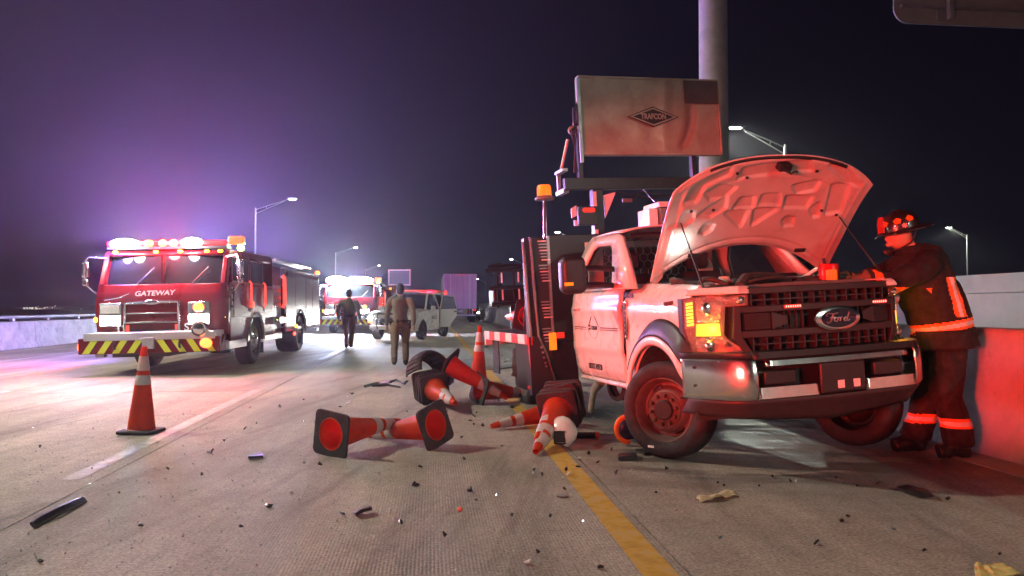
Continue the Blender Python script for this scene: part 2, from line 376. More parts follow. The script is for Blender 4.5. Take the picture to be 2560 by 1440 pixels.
MB().ring([(p[0], .43, p[1]) for p in rrect(sw + .012, sh + .012, .286, 7, sx0 + sw / 2, sz0 + sh / 2)], [(p[0], .394, p[1]) for p in rrect(sw + .012, sh + .012, .286, 7, sx0 + sw / 2, sz0 + sh / 2)]).build('edge_trim', m_galv, sb, thick=.012)
for z in (.29, 1.05, 1.85): MB().bb(sx0 + .12, sx0 + sw - .1, .33, .398, sz0 + z, sz0 + z + .05).build('stiffener', m_galv, sb, bevel=.004)
for x in (1.05, 3.3):
    MB().bb(sx0 + x, sx0 + x + .10, .22, .328, sz0 + .06, sz0 + sh - .1).build('post', m_galv, sb, bevel=.006)
    MB().bb(sx0 + x - .16, sx0 + x - .02, .36, .398, sz0 + .03, sz0 + .27).build('plate', m_galv, sb, bevel=.004)

# ---------------------------------------------------------------- far shore
m_shore = mat('dark_shore', (.01, .012, .012), .9)
fs = thing('shoreline', 'thin dark shoreline across the bay beyond the parapet', 'shore', (0, 0, -12)); del fs['category']; fs['kind'] = 'structure'
mb = MB()
for k in range(40):
    x = -2700 + k * 45; hgt = random.uniform(5, 15); mb.bb(x, x + 46, 3400, 3460, 0, hgt)
mb.build('bank', m_shore, fs)
m_city = mat('city_light', (1, 1, 1), .5, es=7, ec=(1, .86, .66)); m_city2 = mat('city_light_white', (1, 1, 1), .5, es=9, ec=(.9, .95, 1))
mb = MB(); mb2 = MB()
for k in range(26):
    p = AT(random.uniform(60, 145), random.uniform(768, 776), 3380); (mb if k % 3 else mb2).ell(p, (1.5, 1.5, 1.3), 6, 4)
for k in range(10):
    p = AT(random.uniform(30, 230), random.uniform(764, 776), 3380); mb2.ell(p, (1.2, 1.2, 1.2), 6, 4)
for b_, n_ in ((mb, m_city), (mb2, m_city2)):
    o = b_.build('shore_lights', n_); tag(o, 'tiny scattered lights of a town across the dark bay' if n_ is m_city else 'tiny cold white lights along the far shore', 'town lights', kind='stuff')
# ================================================================ CRASHED WORK TRUCK
m_amber = mat('amber_lens', (.9, .28, .01), .15, coat=.5, es=.8, ec=(1, .30, .01))
m_amberlit = mat('amber_lens_lit', (1, .35, .02), .3, es=6, ec=(1, .36, .02))
m_redlens = mat('red_lens', (.7, .03, .02), .15, coat=.5, es=.5, ec=(1, .06, .03))
m_clear = mat('clear_lens', (.5, .5, .5), .05, 0, coat=.8, alpha=.16)
m_reflector = mat('lamp_reflector', (.62, .61, .6), .18, 1., nz=(25, .5), bump=(45, 1.0))
m_grille = mat('dark_grey_grille_plastic', (.028, .028, .030), .5, nz=(10, .2))
m_grimy = mat('grimy_engine_parts', (.05, .045, .042), .5, nz=(12, .5), bump=(40, .4))
m_greyp = mat('grey_plastic', (.16, .16, .16), .55, nz=(9, .2))
m_rim = mat('rusty_steel_wheel', (.15, .13, .12), .5, .25, nz=(7, .2), dirt=(9, .46, (.10, .05, .03), .75))
m_hub = mat('rusty_hub', (.09, .055, .042), .7, .3, nz=(20, .35), bump=(50, .3))
m_tape_r = mat('red_reflective_tape', (.62, .03, .03), .35, nz=(20, .2)); m_tape_w = mat('white_reflective_tape', (.80, .80, .80), .35, nz=(20, .15))
m_hoodin = mat('hood_inner_primer', (.48, .45, .42), .34, coat=.3, nz=(4, .14), dirt=(6, .55, (.25, .2, .17), .45))
m_ink = mat('black_print', (.02, .02, .02), .5)
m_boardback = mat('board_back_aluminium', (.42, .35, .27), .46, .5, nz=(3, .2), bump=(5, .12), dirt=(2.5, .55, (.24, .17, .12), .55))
m_seat = mat('seat_cloth', (.05, .05, .055), .9, nz=(20, .2))

hd, rl, pt = R(-80.62), R(3.06), R(.61)
f0 = Vector((math.cos(hd), math.sin(hd), 0)); l0 = Vector((-math.sin(hd), math.cos(hd), 0)); u0 = Vector((0, 0, 1))
l2 = l0 * math.cos(rl) + u0 * math.sin(rl); u2 = u0 * math.cos(rl) - l0 * math.sin(rl)
f2 = f0 * math.cos(pt) + u2 * math.sin(pt); u3 = u2 * math.cos(pt) - f0 * math.sin(pt)
TRM = Matrix(((f2.x, l2.x, u3.x, 2.934), (f2.y, l2.y, u3.y, 6.241), (f2.z, l2.z, u3.z, .05), (0, 0, 0, 1)))
truck = thing('work_truck', 'white road-work truck crashed against the median barrier with its hood raised', 'truck', TRM.to_translation(), TRM.to_euler())
T = truck
def sstep(a, b, x):
    t = max(0., min(1., (x - a) / (b - a))); return t * t * (3 - 2 * t)

# ---- fenders, flares, doors
AZ = .42; AR = .53
def fy(x, z):
    dr = math.hypot(x, z - AZ) - AR
    y = .962 + .035 * math.exp(-(dr / .10) ** 2) + .018 * math.exp(-((z - 1.22) / .07) ** 2)
    if x > .30: y -= .012 * ((x - .30) / .19) ** 2
    if z > 1.28: y -= .10 * ((z - 1.28) / .15) ** 2
    return y + .005 * noise.noise(Vector((x * 4, z * 5, 1.7))) + .003 * noise.noise(Vector((x * 11, z * 9, 4.)))
for sd in (-1, 1):
    def fn(u, v):
        x = -.735 + (.735 + .485) * u
        zb = .56 if x < 0 else .82
        if abs(x) < AR: zb = max(zb, AZ + math.sqrt(AR * AR - x * x))
        zt = 1.455 - .035 * u - .025 * u * u
        if v < .8:
            z = zb + (zt - zb) * v / .8; return (x, sd * fy(x, z), z)
        k = (v - .8) / .2; return (x, sd * (fy(x, zt) * (1 - k) + (.80 - .04 * u) * k), zt + .022 * math.sin(k * 1.9))
    MB().grid(fn, 60, 24).build('fender', m_white, T, thick=.012)
    def cap(u, v):
        yo = .99 - .36 * u; xo = .80 - .30 * max(0, yo - .72) / .26 if yo > .72 else .80
        if v < .6: return (xo + .006 - .03 * (v / .6) ** 2, sd * (yo - .02 * (v / .6) ** 2), 1.348 + .052 * v / .6 - .005 * u)
        k = (v - .6) / .4; return (xo - .024 - .10 * k * (.3 + u), sd * (yo - .02 - (.17 - .05 * u) * k * (1 - .6 * u)), 1.395 + .006 * k)
    MB().grid(cap, 24, 10).build('fender_cap', m_white, T, thick=.01)
    # white arch lip and black flare
    def lip(u, v):
        a = R(28 + 160 * u); r = .528 + .075 * v; x = r * math.cos(a); z = AZ + r * math.sin(a)
        return (x, sd * (1.045 - .035 * (1 - v) ** 2 * 0 + .01 * math.sin(v * 3.1) - .05 * sstep(.4, .53, x)), z)
    MB().grid(lip, 40, 4).build('arch_lip', m_white, T, thick=.015)
    def flare(u, v):
        a = R(26 + 126 * u); w_ = .085 + .085 * math.sin(min(1, u * 1.3) * math.pi) * (1 - .55 * u); r = .603 + w_ * v
        x = r * math.cos(a); z = AZ + r * math.sin(a)
        return (x, sd * (1.05 - .065 * v ** 1.5 - .05 * sstep(.4, .56, x)), z)
    MB().grid(flare, 40, 6).build('fender_flare', m_black, T, thick=.014)
    def well(u, v):
        a = R(-5 + 190 * u); return (.535 * math.cos(a), sd * (.42 + .56 * v), AZ + .535 * math.sin(a))
    MB().grid(well, 30, 3).build('wheel_well', m_grimy, T)
    MB().bb(-.53, .53, sd * .40, sd * .42, .35, 1.1).build('inner_fender', m_grimy, T)
    # door lower skin
    def dn(u, v):
        x = -2.06 + 1.317 * u; z = .54 + (1.435 - .54) * v
        y = .955 + .03 * math.sin(math.pi * min(1, max(0, (z - .54) / 1.0)))
        y += .012 * sstep(.80, .83, z) * (1 - sstep(.83, 1.0, z)) + .016 * math.exp(-((z - 1.24) / .05) ** 2)
        if z < .66: y -= .05 * ((.66 - z) / .12) ** 2
        if z > 1.38: y -= .02 * ((z - 1.38) / .05) ** 2
        y += .005 * noise.noise(Vector((x * 3.2, z * 4, 9.1))) + .003 * noise.noise(Vector((x * 9, z * 8, 2.)))
        return (x, sd * y, z)
    door = MB().grid(dn, 14, 30).build('door', m_white, T, thick=.02)
    MB().bb(-2.04, -.74, sd * .90, sd * .945, .49, .538).build('rocker_panel', m_white, T, bevel=.02)
    # upper frame with window opening
    def W(x, z): return (x, sd * (.962 - (z - 1.43) * .31), z)
    outer = [W(*p) for p in ((-.46, 1.44), (-.74, 1.72), (-1.02, 1.965), (-1.12, 1.995), (-1.78, 2.02), (-1.95, 1.97), (-2.05, 1.80), (-2.07, 1.44))]
    inner = [W(*p) for p in ((-.97, 1.455), (-1.06, 1.62), (-1.19, 1.85), (-1.26, 1.895), (-1.64, 1.915), (-1.74, 1.88), (-1.84, 1.74), (-1.88, 1.455))]
    MB().ring(outer, inner).build('window_frame', m_white, T, thick=.045)
    seal_i = [(p[0] * .985 - .022, p[1], 1.66 + (p[2] - 1.66) * .93) for p in inner]
    MB().ring([(p[0], p[1] * .993, p[2]) for p in inner], [(p[0], p[1] * .99, p[2]) for p in seal_i]).build('window_seal', m_black, T, thick=.02)
    gl = MB(); gl.add([(p[0], p[1] * .975, p[2]) for p in inner], [tuple(range(8))]); gl.build('side_window', mat('cab_glass', (.02, .022, .022), .04, 0, alpha=.38, coat=.4), T)
    # tow mirror
    hm = MB().prism(rrect(.25, .36, .07, 5, sd * 1.37, 1.60), 'x', -1.06, -.90).build('mirror', m_black, T, bevel=.05, seg=4)
    MB().prism(rrect(.20, .30, .03, 3, sd * 1.37, 1.60), 'x', -1.072, -1.062).build('mirror_glass', m_chrome, hm)
    MB().bb(-.895, -.885, sd * 1.40, sd * 1.485, 1.50, 1.53).build('turn_repeater', m_amber, hm)
    for z in (1.50, 1.66): MB().tube([(-.95, sd * .95, z - .02), (-.97, sd * 1.12, z), (-.97, sd * 1.27, z)], (.022, .035), 8).build('mirror_arm', m_black, T)
    # door handle
    MB().tube([(-1.95, sd * .985, 1.255), (-1.93, sd * 1.02, 1.26), (-1.82, sd * 1.02, 1.26), (-1.79, sd * .985, 1.262)], (.012, .02), 8).build('door_handle', m_white, door)
    MB().bb(-1.84, -1.78, sd * .978, sd * .99, 1.20, 1.29).build('handle_recess', m_black, door, bevel=.004)
    # fender vent
    vt = MB().prism([(-.70, .98), (-.655, .965), (-.625, 1.33), (-.705, 1.33)], 'y', sd * .978, sd * .992).build('fender_vent', m_chrome, T, bevel=.006)
    MB().prism([(-.692, 1.02), (-.663, 1.01), (-.642, 1.31), (-.692, 1.31)], 'y', sd * .99, sd * .997).build('vent_inset', m_black, vt)
    for k in range(6): MB().bb(-.69, -.645, sd * .996, sd * 1.001, 1.05 + k * .045, 1.065 + k * .045).build('vent_bar', m_greyp, vt)

# ---- lettering on the passenger side (right flank)
ML = basis((-1.47, -.999, 1.06), (1, 0, 0), (0, 0, 1))
dz = MB(); dia = [(-1.62, 1.06), (-1.46, 1.225), (-1.30, 1.06), (-1.46, .895)]
for i in range(4):
    a, b = dia[i], dia[(i + 1) % 4]; dz.tube([(a[0], -.995, a[1]), (b[0], -.995, b[1])], .0035, 4)
dz.tube([(-1.52, -.996, .945), (-1.49, -.996, .965), (-1.46, -.996, .945), (-1.43, -.996, .965), (-1.40, -.996, .955)], .003, 4)
dz.bb(-2.0, -1.66, -.998, -.992, 1.063, 1.073); dz.bb(-2.0, -1.66, -.998, -.992, 1.043, 1.050); dz.bb(-1.27, -.83, -.998, -.992, 1.063, 1.073); dz.bb(-1.27, -.83, -.998, -.992, 1.043, 1.050)
dz.build('door_emblem', m_ink, T)
text('T KISUNI', .062, m_ink, T, basis((-1.435, -.998, 1.062), (1, 0, 0), (0, 0, 1)), sx=.7)
text('MY\nOFF', .032, m_ink, T, basis((-1.555, -.998, 1.068), (1, 0, 0), (0, 0, 1)), sx=.9)
text('USDOT 3439720', .085, m_ink, T, basis((-1.50, -.981, .66), (1, 0, 0), (0, 0, 1)), sx=.62)
text('292X2106', .075, m_ink, T, basis((-.60, -.972, 1.376), (1, 0, -.03), (0, .15, 1)), sx=.72)
# ---- roof, windshield, cab shell
def rf(u, v):
    x = -1.03 - .98 * u; y = -.79 + 1.58 * v; e = (2 * v - 1)
    return (x, y, 2.01 + .055 * (1 - e ** 4) + .02 * math.sin(math.pi * u) - .05 * max(0, u - .85) / .15)
MB().grid(rf, 12, 20).build('roof', m_white, T, thick=.02)
def wsf(u, v):
    e = 2 * u - 1; y = e * (.80 * (1 - v) + .70 * v); x = (-.42 - .10 * e * e) * (1 - v) + (-1.02 - .06 * e * e) * v; z = 1.48 * (1 - v) + 2.0 * v
    return (x, y, z)
MB().grid(wsf, 16, 8).build('windshield', mat('windshield_glass', (.02, .024, .022), .03, 0, alpha=.33, coat=.5), T)
ws_e = MB()
for v0, v1 in ((0, .06), (.94, 1)):
    ws_e.grid(lambda u, v: tuple(Vector(wsf(u, v0 + (v1 - v0) * v)) + Vector((.004, 0, .004))), 16, 1)
ws_e.build('windshield_seal', m_black, T)
MB().bb(-2.07, -2.04, -.80, .80, .6, 1.52).bb(-2.07, -2.04, -.78, -.60, 1.52, 1.98).bb(-2.07, -2.04, .60, .78, 1.52, 1.98).bb(-2.07, -2.04, -.8, .8, 1.93, 2.0).build('cab_back', m_white, T)
# hexagonal window guard behind the cab
hx = MB(); s_ = .055
for i in range(12):
    for j in range(6):
        cy = -.60 + i * s_ * 1.75 + (j % 2) * s_ * .875; cz = 1.56 + j * s_ * 1.5
        pts = [(-2.10, cy + s_ * math.cos(R(60 * k + 30)), cz + s_ * math.sin(R(60 * k + 30))) for k in range(6)]
        hx.tube(pts, .006, 4, closed=True)
hx.build('window_guard', m_steel, T)
MB().bb(-2.03, -.5, -.9, .9, .5, .56).bb(-.62, -.40, -.82, .82, .56, 1.44).build('cab_floor', m_black, T)
dsh = MB().prism([(-.42, 1.0), (-.42, 1.46), (-.60, 1.49), (-.86, 1.44), (-.95, 1.30), (-.90, 1.0)], 'y', -.80, .80).build('dashboard', m_greyp, T, bevel=.03)
for y in (-.42, .42):
    st = MB().bb(-1.75, -1.2, y - .27, y + .27, .75, .98).build('seat', m_seat, T, bevel=.06)
    MB().prism([(-1.62, .95), (-1.5, .98), (-1.68, 1.62), (-1.8, 1.60)], 'y', y - .25, y + .25).build('seat_back', m_seat, st, bevel=.05)
    MB().bb(-1.83, -1.72, y - .13, y + .13, 1.64, 1.84).build('headrest', m_seat, st, bevel=.04)
sw_ = [( -1.02 - .13 * math.sin(a), .42 + .19 * math.cos(a), 1.28 + .14 * math.sin(a)) for a in (2 * math.pi * k / 20 for k in range(20))]
MB().tube(sw_, .014, 6, closed=True).tube([(-1.02, .42, 1.28), (-.86, .42, 1.2)], .03, 6).build('steering_wheel', m_black, T)
MB().tube([(-1.62, -.60, 1.45), (-1.64, -.58, 1.60), (-1.66, -.60, 1.78)], (.03, .05), 6).build('hanging_net', mat('red_lit_net', (.9, .16, .03), .8, transl=.3), T)  # cargo net, the red light on it put into its colour
# ---- engine bay
eb = MB().bb(-.40, .72, -.78, .78, .95, 1.0).build('engine_bay_tray', m_grimy, T)
MB().bb(-.44, -.26, -.80, .80, 1.36, 1.445).build('cowl_panel', m_greyp, T, bevel=.03)
MB().prism([(-.30, 1.40), (.45, 1.30), (.55, 1.12), (-.30, 1.0)], 'y', -.33, .33).build('engine_cover', m_grimy, T, bevel=.06, seg=3)
MB().bb(.10, .50, .40, .74, 1.0, 1.36).build('battery', m_black, T, bevel=.02)
MB().bb(.02, .52, -.74, -.40, 1.0, 1.34).build('air_box', m_black, T, bevel=.05, seg=3)
MB().bb(.58, .74, -.78, .78, 1.325, 1.375).build('radiator_support', m_grimy, T, bevel=.012)
MB().lathe([(.09, 0), (.09, .03), (.06, .05)], 16, TM((.42, .52, 1.36)), capb=True).build('filler_cap', m_black, T)
for k in range(14):
    a = Vector((random.uniform(-.25, .55), random.uniform(-.72, .72), random.uniform(1.28, 1.38)))
    b = a + Vector((random.uniform(-.25, .25), random.uniform(-.5, .5), random.uniform(-.05, .04))); c_ = (a + b) / 2 + Vector((random.uniform(-.1, .1), random.uniform(-.1, .1), random.uniform(.02, .08)))
    pts = [a * (1 - t) ** 2 + c_ * 2 * t * (1 - t) + b * t * t for t in (i / 8 for i in range(9))]
    MB().tube(pts, random.choice((.012, .018, .026)), 8).build('hose', random.choice((m_black, m_grimy, m_greyp)), T)
MB().tube([(.60, -.70, 1.385), (.62, -.2, 1.40), (.60, .3, 1.395), (.56, .74, 1.40)], .016, 8).build('cable', m_greyp, T)
for k in range(16):
    a = Vector((random.uniform(-.2, .62), random.uniform(-.70, .70), random.uniform(1.37, 1.42)))
    b = a + Vector((random.uniform(-.2, .2), random.choice((-1, 1)) * random.uniform(.2, .7), random.uniform(-.03, .03))); c_ = (a + b) / 2 + Vector((random.uniform(-.1, .1), 0, random.uniform(.03, .14)))
    b.y = max(-.74, min(.74, b.y))
    MB().tube([a * (1 - t) ** 2 + c_ * 2 * t * (1 - t) + b * t * t for t in (i / 10 for i in range(11))], random.choice((.008, .012, .02, .028)), 8).build('hose', random.choice((m_black, m_grimy, m_greyp, m_steel)), T)
MB().lathe([(.06, 0), (.07, .02), (.07, .10), (.045, .13), (.045, .15), (.001, .15)], 16, TM((.30, -.52, 1.34))).build('coolant_tank', mat('milky_plastic', (.55, .52, .45), .4), T)
MB().bb(-.10, .22, .28, .62, 1.36, 1.46).build('fuse_box', m_black, T, bevel=.02)
MB().bb(-.22, -.10, -.74, .74, 1.42, 1.455).build('cowl_seal', m_black, T, bevel=.01)
MB().tube([(.64, -.6, 1.39), (.50, -.45, 1.46), (.30, -.2, 1.47), (.12, .1, 1.46), (.05, .3, 1.40)], .045, 10).build('intake_pipe', m_grimy, T)
MB().bb(.50, .58, .30, .36, 1.38, 1.50).build('yellow_cap', mat('yellow_cap', (.75, .55, .05), .4), T, bevel=.01)
# ---- raised hood
HA = R(52); he = Vector((math.cos(HA), 0, math.sin(HA))); hn = Vector((-math.sin(HA), 0, math.cos(HA))); hp = Vector((-.45, .06, 1.545))
def hsurf(u, v, off=0., inset=0.):
    e = (2 * u - 1) * (1 - inset); y = e * (.92 + .05 * v)
    s0 = .31 - .31 * e * e + inset * .35; s1 = 1.235 - .20 * e * e - .09 * e ** 6 + .05 * max(0, e) - inset * .3; s = s0 + (s1 - s0) * v
    return hp + he * s + Vector((0, y, 0)) + hn * (-.10 * abs(e) ** 2.6 - .05 * v ** 5 + off)
hood = MB().grid(lambda u, v: hsurf(u, v), 40, 24).build('hood', m_white, T, thick=.008)
POLY = [[(-.288, .47), (-.25, .56), (-.125, .55), (-.10, .46)], [(-.025, .48), (-.025, .57), (.137, .58), (.175, .48)], [(-.362, .43), (-.137, .40), (-.162, .25)], [(-.05, .41), (.175, .42), (-.025, .26)],
        [(-.65, .74), (-.538, .77), (-.362, .70), (-.438, .62), (-.575, .65)], [(.263, .68), (.50, .77), (.488, .69), (.338, .62)], [(-.85, .54), (-.838, .62), (-.738, .57), (-.725, .50), (-.788, .48)],
        [(-.587, .31), (-.562, .36), (-.475, .32), (-.487, .28), (-.538, .27)], [(.30, .30), (.325, .34), (.40, .35), (.413, .29), (.338, .27)], [(.55, .49), (.60, .56), (.638, .46), (.60, .44)],
        [(-.35, .80), (-.35, .90), (-.025, .92), (.29, .95), (.35, .87), (.012, .83)], [(-.862, .77), (-.825, .89), (-.625, .91), (-.487, .94), (-.475, .87), (-.70, .84), (-.738, .70)], [(.525, .95), (.725, .96), (.87, .90), (.76, .86)],
        [(-.975, .60), (-.975, .92), (-.915, .90), (-.89, .55)], [(.66, .78), (.80, .84), (.84, .60), (.72, .52)], [(-.42, .60), (-.40, .50), (-.52, .45), (-.66, .52)], [(.24, .56), (.50, .60), (.48, .50), (.26, .46)]]
def pdist(x, y, q):
    d = 1e9; ins = False; n = len(q)
    for i in range(n):
        x0, y0 = q[i]; x1, y1 = q[(i + 1) % n]; ex, ey = x1 - x0, y1 - y0
        t = max(0, min(1, ((x - x0) * ex + (y - y0) * ey) / (ex * ex + ey * ey))); d = min(d, math.hypot(x - x0 - t * ex, y - y0 - t * ey))
        if (y0 > y) != (y1 > y) and x < x0 + (y - y0) * ex / ey: ins = not ins
    return -d if ins else d
def hin(u, v):
    e = 2 * u - 1; d = 0
    for q in POLY:
        if min(a[0] for a in q) - .06 < e < max(a[0] for a in q) + .06 and min(a[1] for a in q) - .06 < v < max(a[1] for a in q) + .06:
            d = max(d, 1 - sstep(-.006, .022, pdist(e, v, q) - .012))
    edge = sstep(.0, .05, min(u, 1 - u)) * sstep(0, .05, min(v, 1 - v))
    ch = math.exp(-((v - .80 + .10 * e * e) / .012) ** 2) + math.exp(-((v - .10) / .014) ** 2) + math.exp(-((abs(e) - .90) / .012) ** 2)
    sw = .25 * math.sin(e * 7 + v * 5) * math.sin(v * 9 - e * 4)
    return hsurf(u, v, -.014 - .026 * edge * (1 - d) + .007 * ch * edge * (1 - d) - .006 * sw * edge * (1 - d), .015)
MB().grid(hin, 170, 120).build('inner_panel', m_hoodin, hood, smooth=60)
MB().grid(lambda u, v: hsurf(.16 + .68 * u, .965 + .03 * v, -.022), 24, 2).build('edge_seal', m_black, hood, thick=.014)
c0 = hsurf(.52, .90, -.06); MB().box(0, 0, 0, .06, .11, .07, TM(c0, (0, -HA, 0))).tube([c0 + Vector((.02, -.02, -.03)), c0 + Vector((.05, .03, -.07)), c0 + Vector((.04, .07, -.05))], .01, 6).build('latch', m_black, hood)
for uu, vv in ((.36, .80), (.60, .84), (.30, .87), (.70, .87), (.24, .52), (.82, .52), (.12, .62), (.90, .55)):
    p = hsurf(uu, vv, -.052); MB().box(0, 0, 0, .02, .022, .012, TM(p, (0, -HA, 0))).build('clip_hole', m_black, hood)
for uu, vv, ww in ((.20, .035, .10), (.80, .045, .11)):
    p = hsurf(uu, vv + .03, -.05); MB().box(0, 0, 0, .035, ww, .012, TM(p, (0, -HA, 0))).build('bumper_slot', m_black, hood)
for sd, ss in ((-1, (.50, -.83, 1.40)), (1, (.48, .92, 1.40))):
    a = Vector(ss); b = hsurf(.5 + sd * .42, .55, -.05); mid = a.lerp(b, .55)
    MB().tube([a, mid], .011, 8).tube([mid, b], .006, 8).build('gas_strut', m_black, hood)
    MB().tube([(-.44, sd * .80, 1.46), (-.36, sd * .82 + .06, 1.53), tuple(hsurf(.5 + sd * .46, .12, -.03))], (.010, .022), 8).build('hinge', m_hoodin, hood)
# added glowing spot and lamp standing in for a highlight under the hood
wl = hsurf(.10, .30, -.07)
MB().ell(wl, (.035, .035, .045), 12, 8).build('hood_highlight', mat('hood_highlight_glow', (1, 1, 1), .3, es=60, ec=(1, 1, .93)), hood)
lamp('hood_highlight_lamp', 'POINT', wl + Vector((.05, .03, -.03)), 1.1, (1, .98, .9), truck, soft=.03)
# ---- grille
gx = .80
def gX(y): return .855 - .13 * (abs(y) / .75) ** 2.5
def gbar(y0, y1, z0, z1, d0, d1, n=24):
    mb = MB()
    for k in range(n):
        ya = y0 + (y1 - y0) * k / n; yb = y0 + (y1 - y0) * (k + 1) / n
        mb.add([(gX(ya) + d0, ya, z0), (gX(yb) + d0, yb, z0), (gX(yb) + d0, yb, z1), (gX(ya) + d0, ya, z1), (gX(ya) + d1, ya, z0), (gX(yb) + d1, yb, z0), (gX(yb) + d1, yb, z1), (gX(ya) + d1, ya, z1)],
               [(0, 3, 2, 1), (4, 5, 6, 7), (0, 1, 5, 4), (3, 7, 6, 2)] + ([(0, 4, 7, 3)] if k == 0 else []) + ([(1, 2, 6, 5)] if k == n - 1 else []))
    return mb
gr = gbar(-.78, .78, .86, 1.36, -.10, -.085).build('grille', m_black, T)
gbar(-.66, .66, 1.335, 1.385, -.06, .03).build('grille_bar', m_grille, gr, bevel=.006, fixn=True)
gbar(-.72, .72, 1.195, 1.245, -.06, .02).build('grille_bar', m_grille, gr, bevel=.006, fixn=True)
gbar(-.72, .72, 1.005, 1.06, -.06, .02).build('grille_bar', m_grille, gr, bevel=.006, fixn=True)
gbar(-.62, .62, .865, .905, -.06, .02).build('grille_bar', m_grille, gr, bevel=.006, fixn=True)
gbar(-.60, .60, 1.283, 1.292, -.05, .0).build('grille_bar', m_grille, gr)
gbar(-.60, .60, .948, .957, -.05, .0).build('grille_bar', m_grille, gr)
for sd in (-1, 1):
    MB().add([(gX(sd * y) + d, sd * y, z) for d in (.025, -.05) for (y, z) in ((.735, 1.25), (.69, 1.24), (.69, 1.02), (.62, .90), (.66, .88), (.75, 1.0))],
             [(0, 1, 2, 5), (5, 2, 3, 4), (6, 11, 8, 7), (11, 10, 9, 8)] + [(i, (i + 1) % 6, 6 + (i + 1) % 6, 6 + i) for i in range(6)]).build('grille_side', m_grille, gr, bevel=.005, fixn=True)
    vb = gbar(sd * .66, sd * .46, 1.065, 1.19, -.05, -.02, 4).build('side_vent', m_black, gr)
    for k in range(8): gbar(sd * .655, sd * .47, 1.072 + k * .0145, 1.079 + k * .0145, -.02, .005, 4).build('louvre', m_grille, vb)
    ba = MB().add([(gX(sd * y) + d, sd * y, z) for d in (.015, -.04) for (y, z) in ((.46, 1.19), (.34, 1.155), (.34, 1.10), (.46, 1.065))], [(0, 1, 2, 3), (7, 6, 5, 4)] + [(i, (i + 1) % 4, 4 + (i + 1) % 4, 4 + i) for i in range(4)]).build('vent_frame', m_grille, gr, fixn=True)
for k in range(13):
    y = -.60 + k * .1
    for z0, z1 in ((1.247, 1.333), (.907, 1.003)): MB().bb(gX(y) - .06, gX(y) + .004, y - .006, y + .006, z0, z1).build('grille_rib', m_grille, gr)
for k in range(5):
    for sd in (-1, 1):
        y = sd * (.18 + k * .04 * 1.3); MB().bb(gX(y) - .06, gX(y) - .03, y - .005, y + .005, 1.062, 1.193).build('grille_rib', m_grille, gr)
for y, z in ((-.30, 1.228), (.52, 1.222)):
    ml = MB().bb(gX(y) + .018, gX(y) + .032, y - .075, y + .075, z - .013, z + .013).build('marker_light', m_redlens, gr, bevel=.004)
    for k in range(7): MB().ell((gX(y) + .033, y - .06 + k * .02, z), (.004, .006, .009), 8, 6).build('led', mat('marker_led', (1, .5, .4), .3, es=2.2, ec=(1, .35, .28)), ml)
# oval emblem
em = MB().lathe([(0.001, .03), (.10, .03), (.128, .018), (.13, 0)], 40, basis((gX(0) + .028, .07, 1.117), (0, 1.55, 0), (0, 0, 1)) @ Matrix.Diagonal((1.58, .74, 1, 1))).build('emblem', m_chrome, gr)
MB().lathe([(0.001, .034), (.098, .034), (.102, .030)], 40, basis((gX(0) + .0285, .07, 1.117), (0, 1, 0), (0, 0, 1)) @ Matrix.Diagonal((1.55, .70, 1, 1))).build('emblem_field', mat('emblem_blue', (.006, .012, .035), .15, coat=.6), em)
fs_ = MB(); FM = basis((gX(0) + .064, .07, 1.117), (0, 1, 0), (0, 0, 1)) @ Matrix.Diagonal((1.25, 1.0, 1, 1))
def stroke(pts, r=.0045):
    out = []
    for i in range(len(pts) - 1):
        p0 = pts[max(0, i - 1)]; p1 = pts[i]; p2 = pts[i + 1]; p3 = pts[min(len(pts) - 1, i + 2)]
        for k in range(6):
            t = k / 6; out.append(tuple(.5 * (2 * p1[j] + (p2[j] - p0[j]) * t + (2 * p0[j] - 5 * p1[j] + 4 * p2[j] - p3[j]) * t * t + (3 * p1[j] - p0[j] - 3 * p2[j] + p3[j]) * t ** 3) for j in (0, 1)))
    out.append(pts[-1]); fs_.tube([(x, y, 0) for x, y in out], r, 6, FM)
stroke([(-.088, .018), (-.094, .030), (-.080, .040), (-.055, .036), (-.030, .036), (-.008, .042)])
stroke([(-.045, .034), (-.052, .010), (-.062, -.018), (-.080, -.032), (-.092, -.022)], .006)
stroke([(-.068, .004), (-.050, .006), (-.034, .010)])
stroke([(-.026, .006), (-.038, -.004), (-.034, -.020), (-.020, -.022), (-.012, -.008), (-.020, .006), (-.026, .006)], .005)
stroke([(-.014, .0), (.002, .006), (.006, -.006), (.002, -.022)], .005); stroke([(.004, -.004), (.014, .008), (.024, .006)])
stroke([(.050, .004), (.036, -.002), (.032, -.016), (.042, -.022), (.054, -.012)], .005)
stroke([(.072, .042), (.060, .010), (.054, -.012), (.060, -.022), (.074, -.016)], .0055)
fs_.build('emblem_script', m_steel, em)
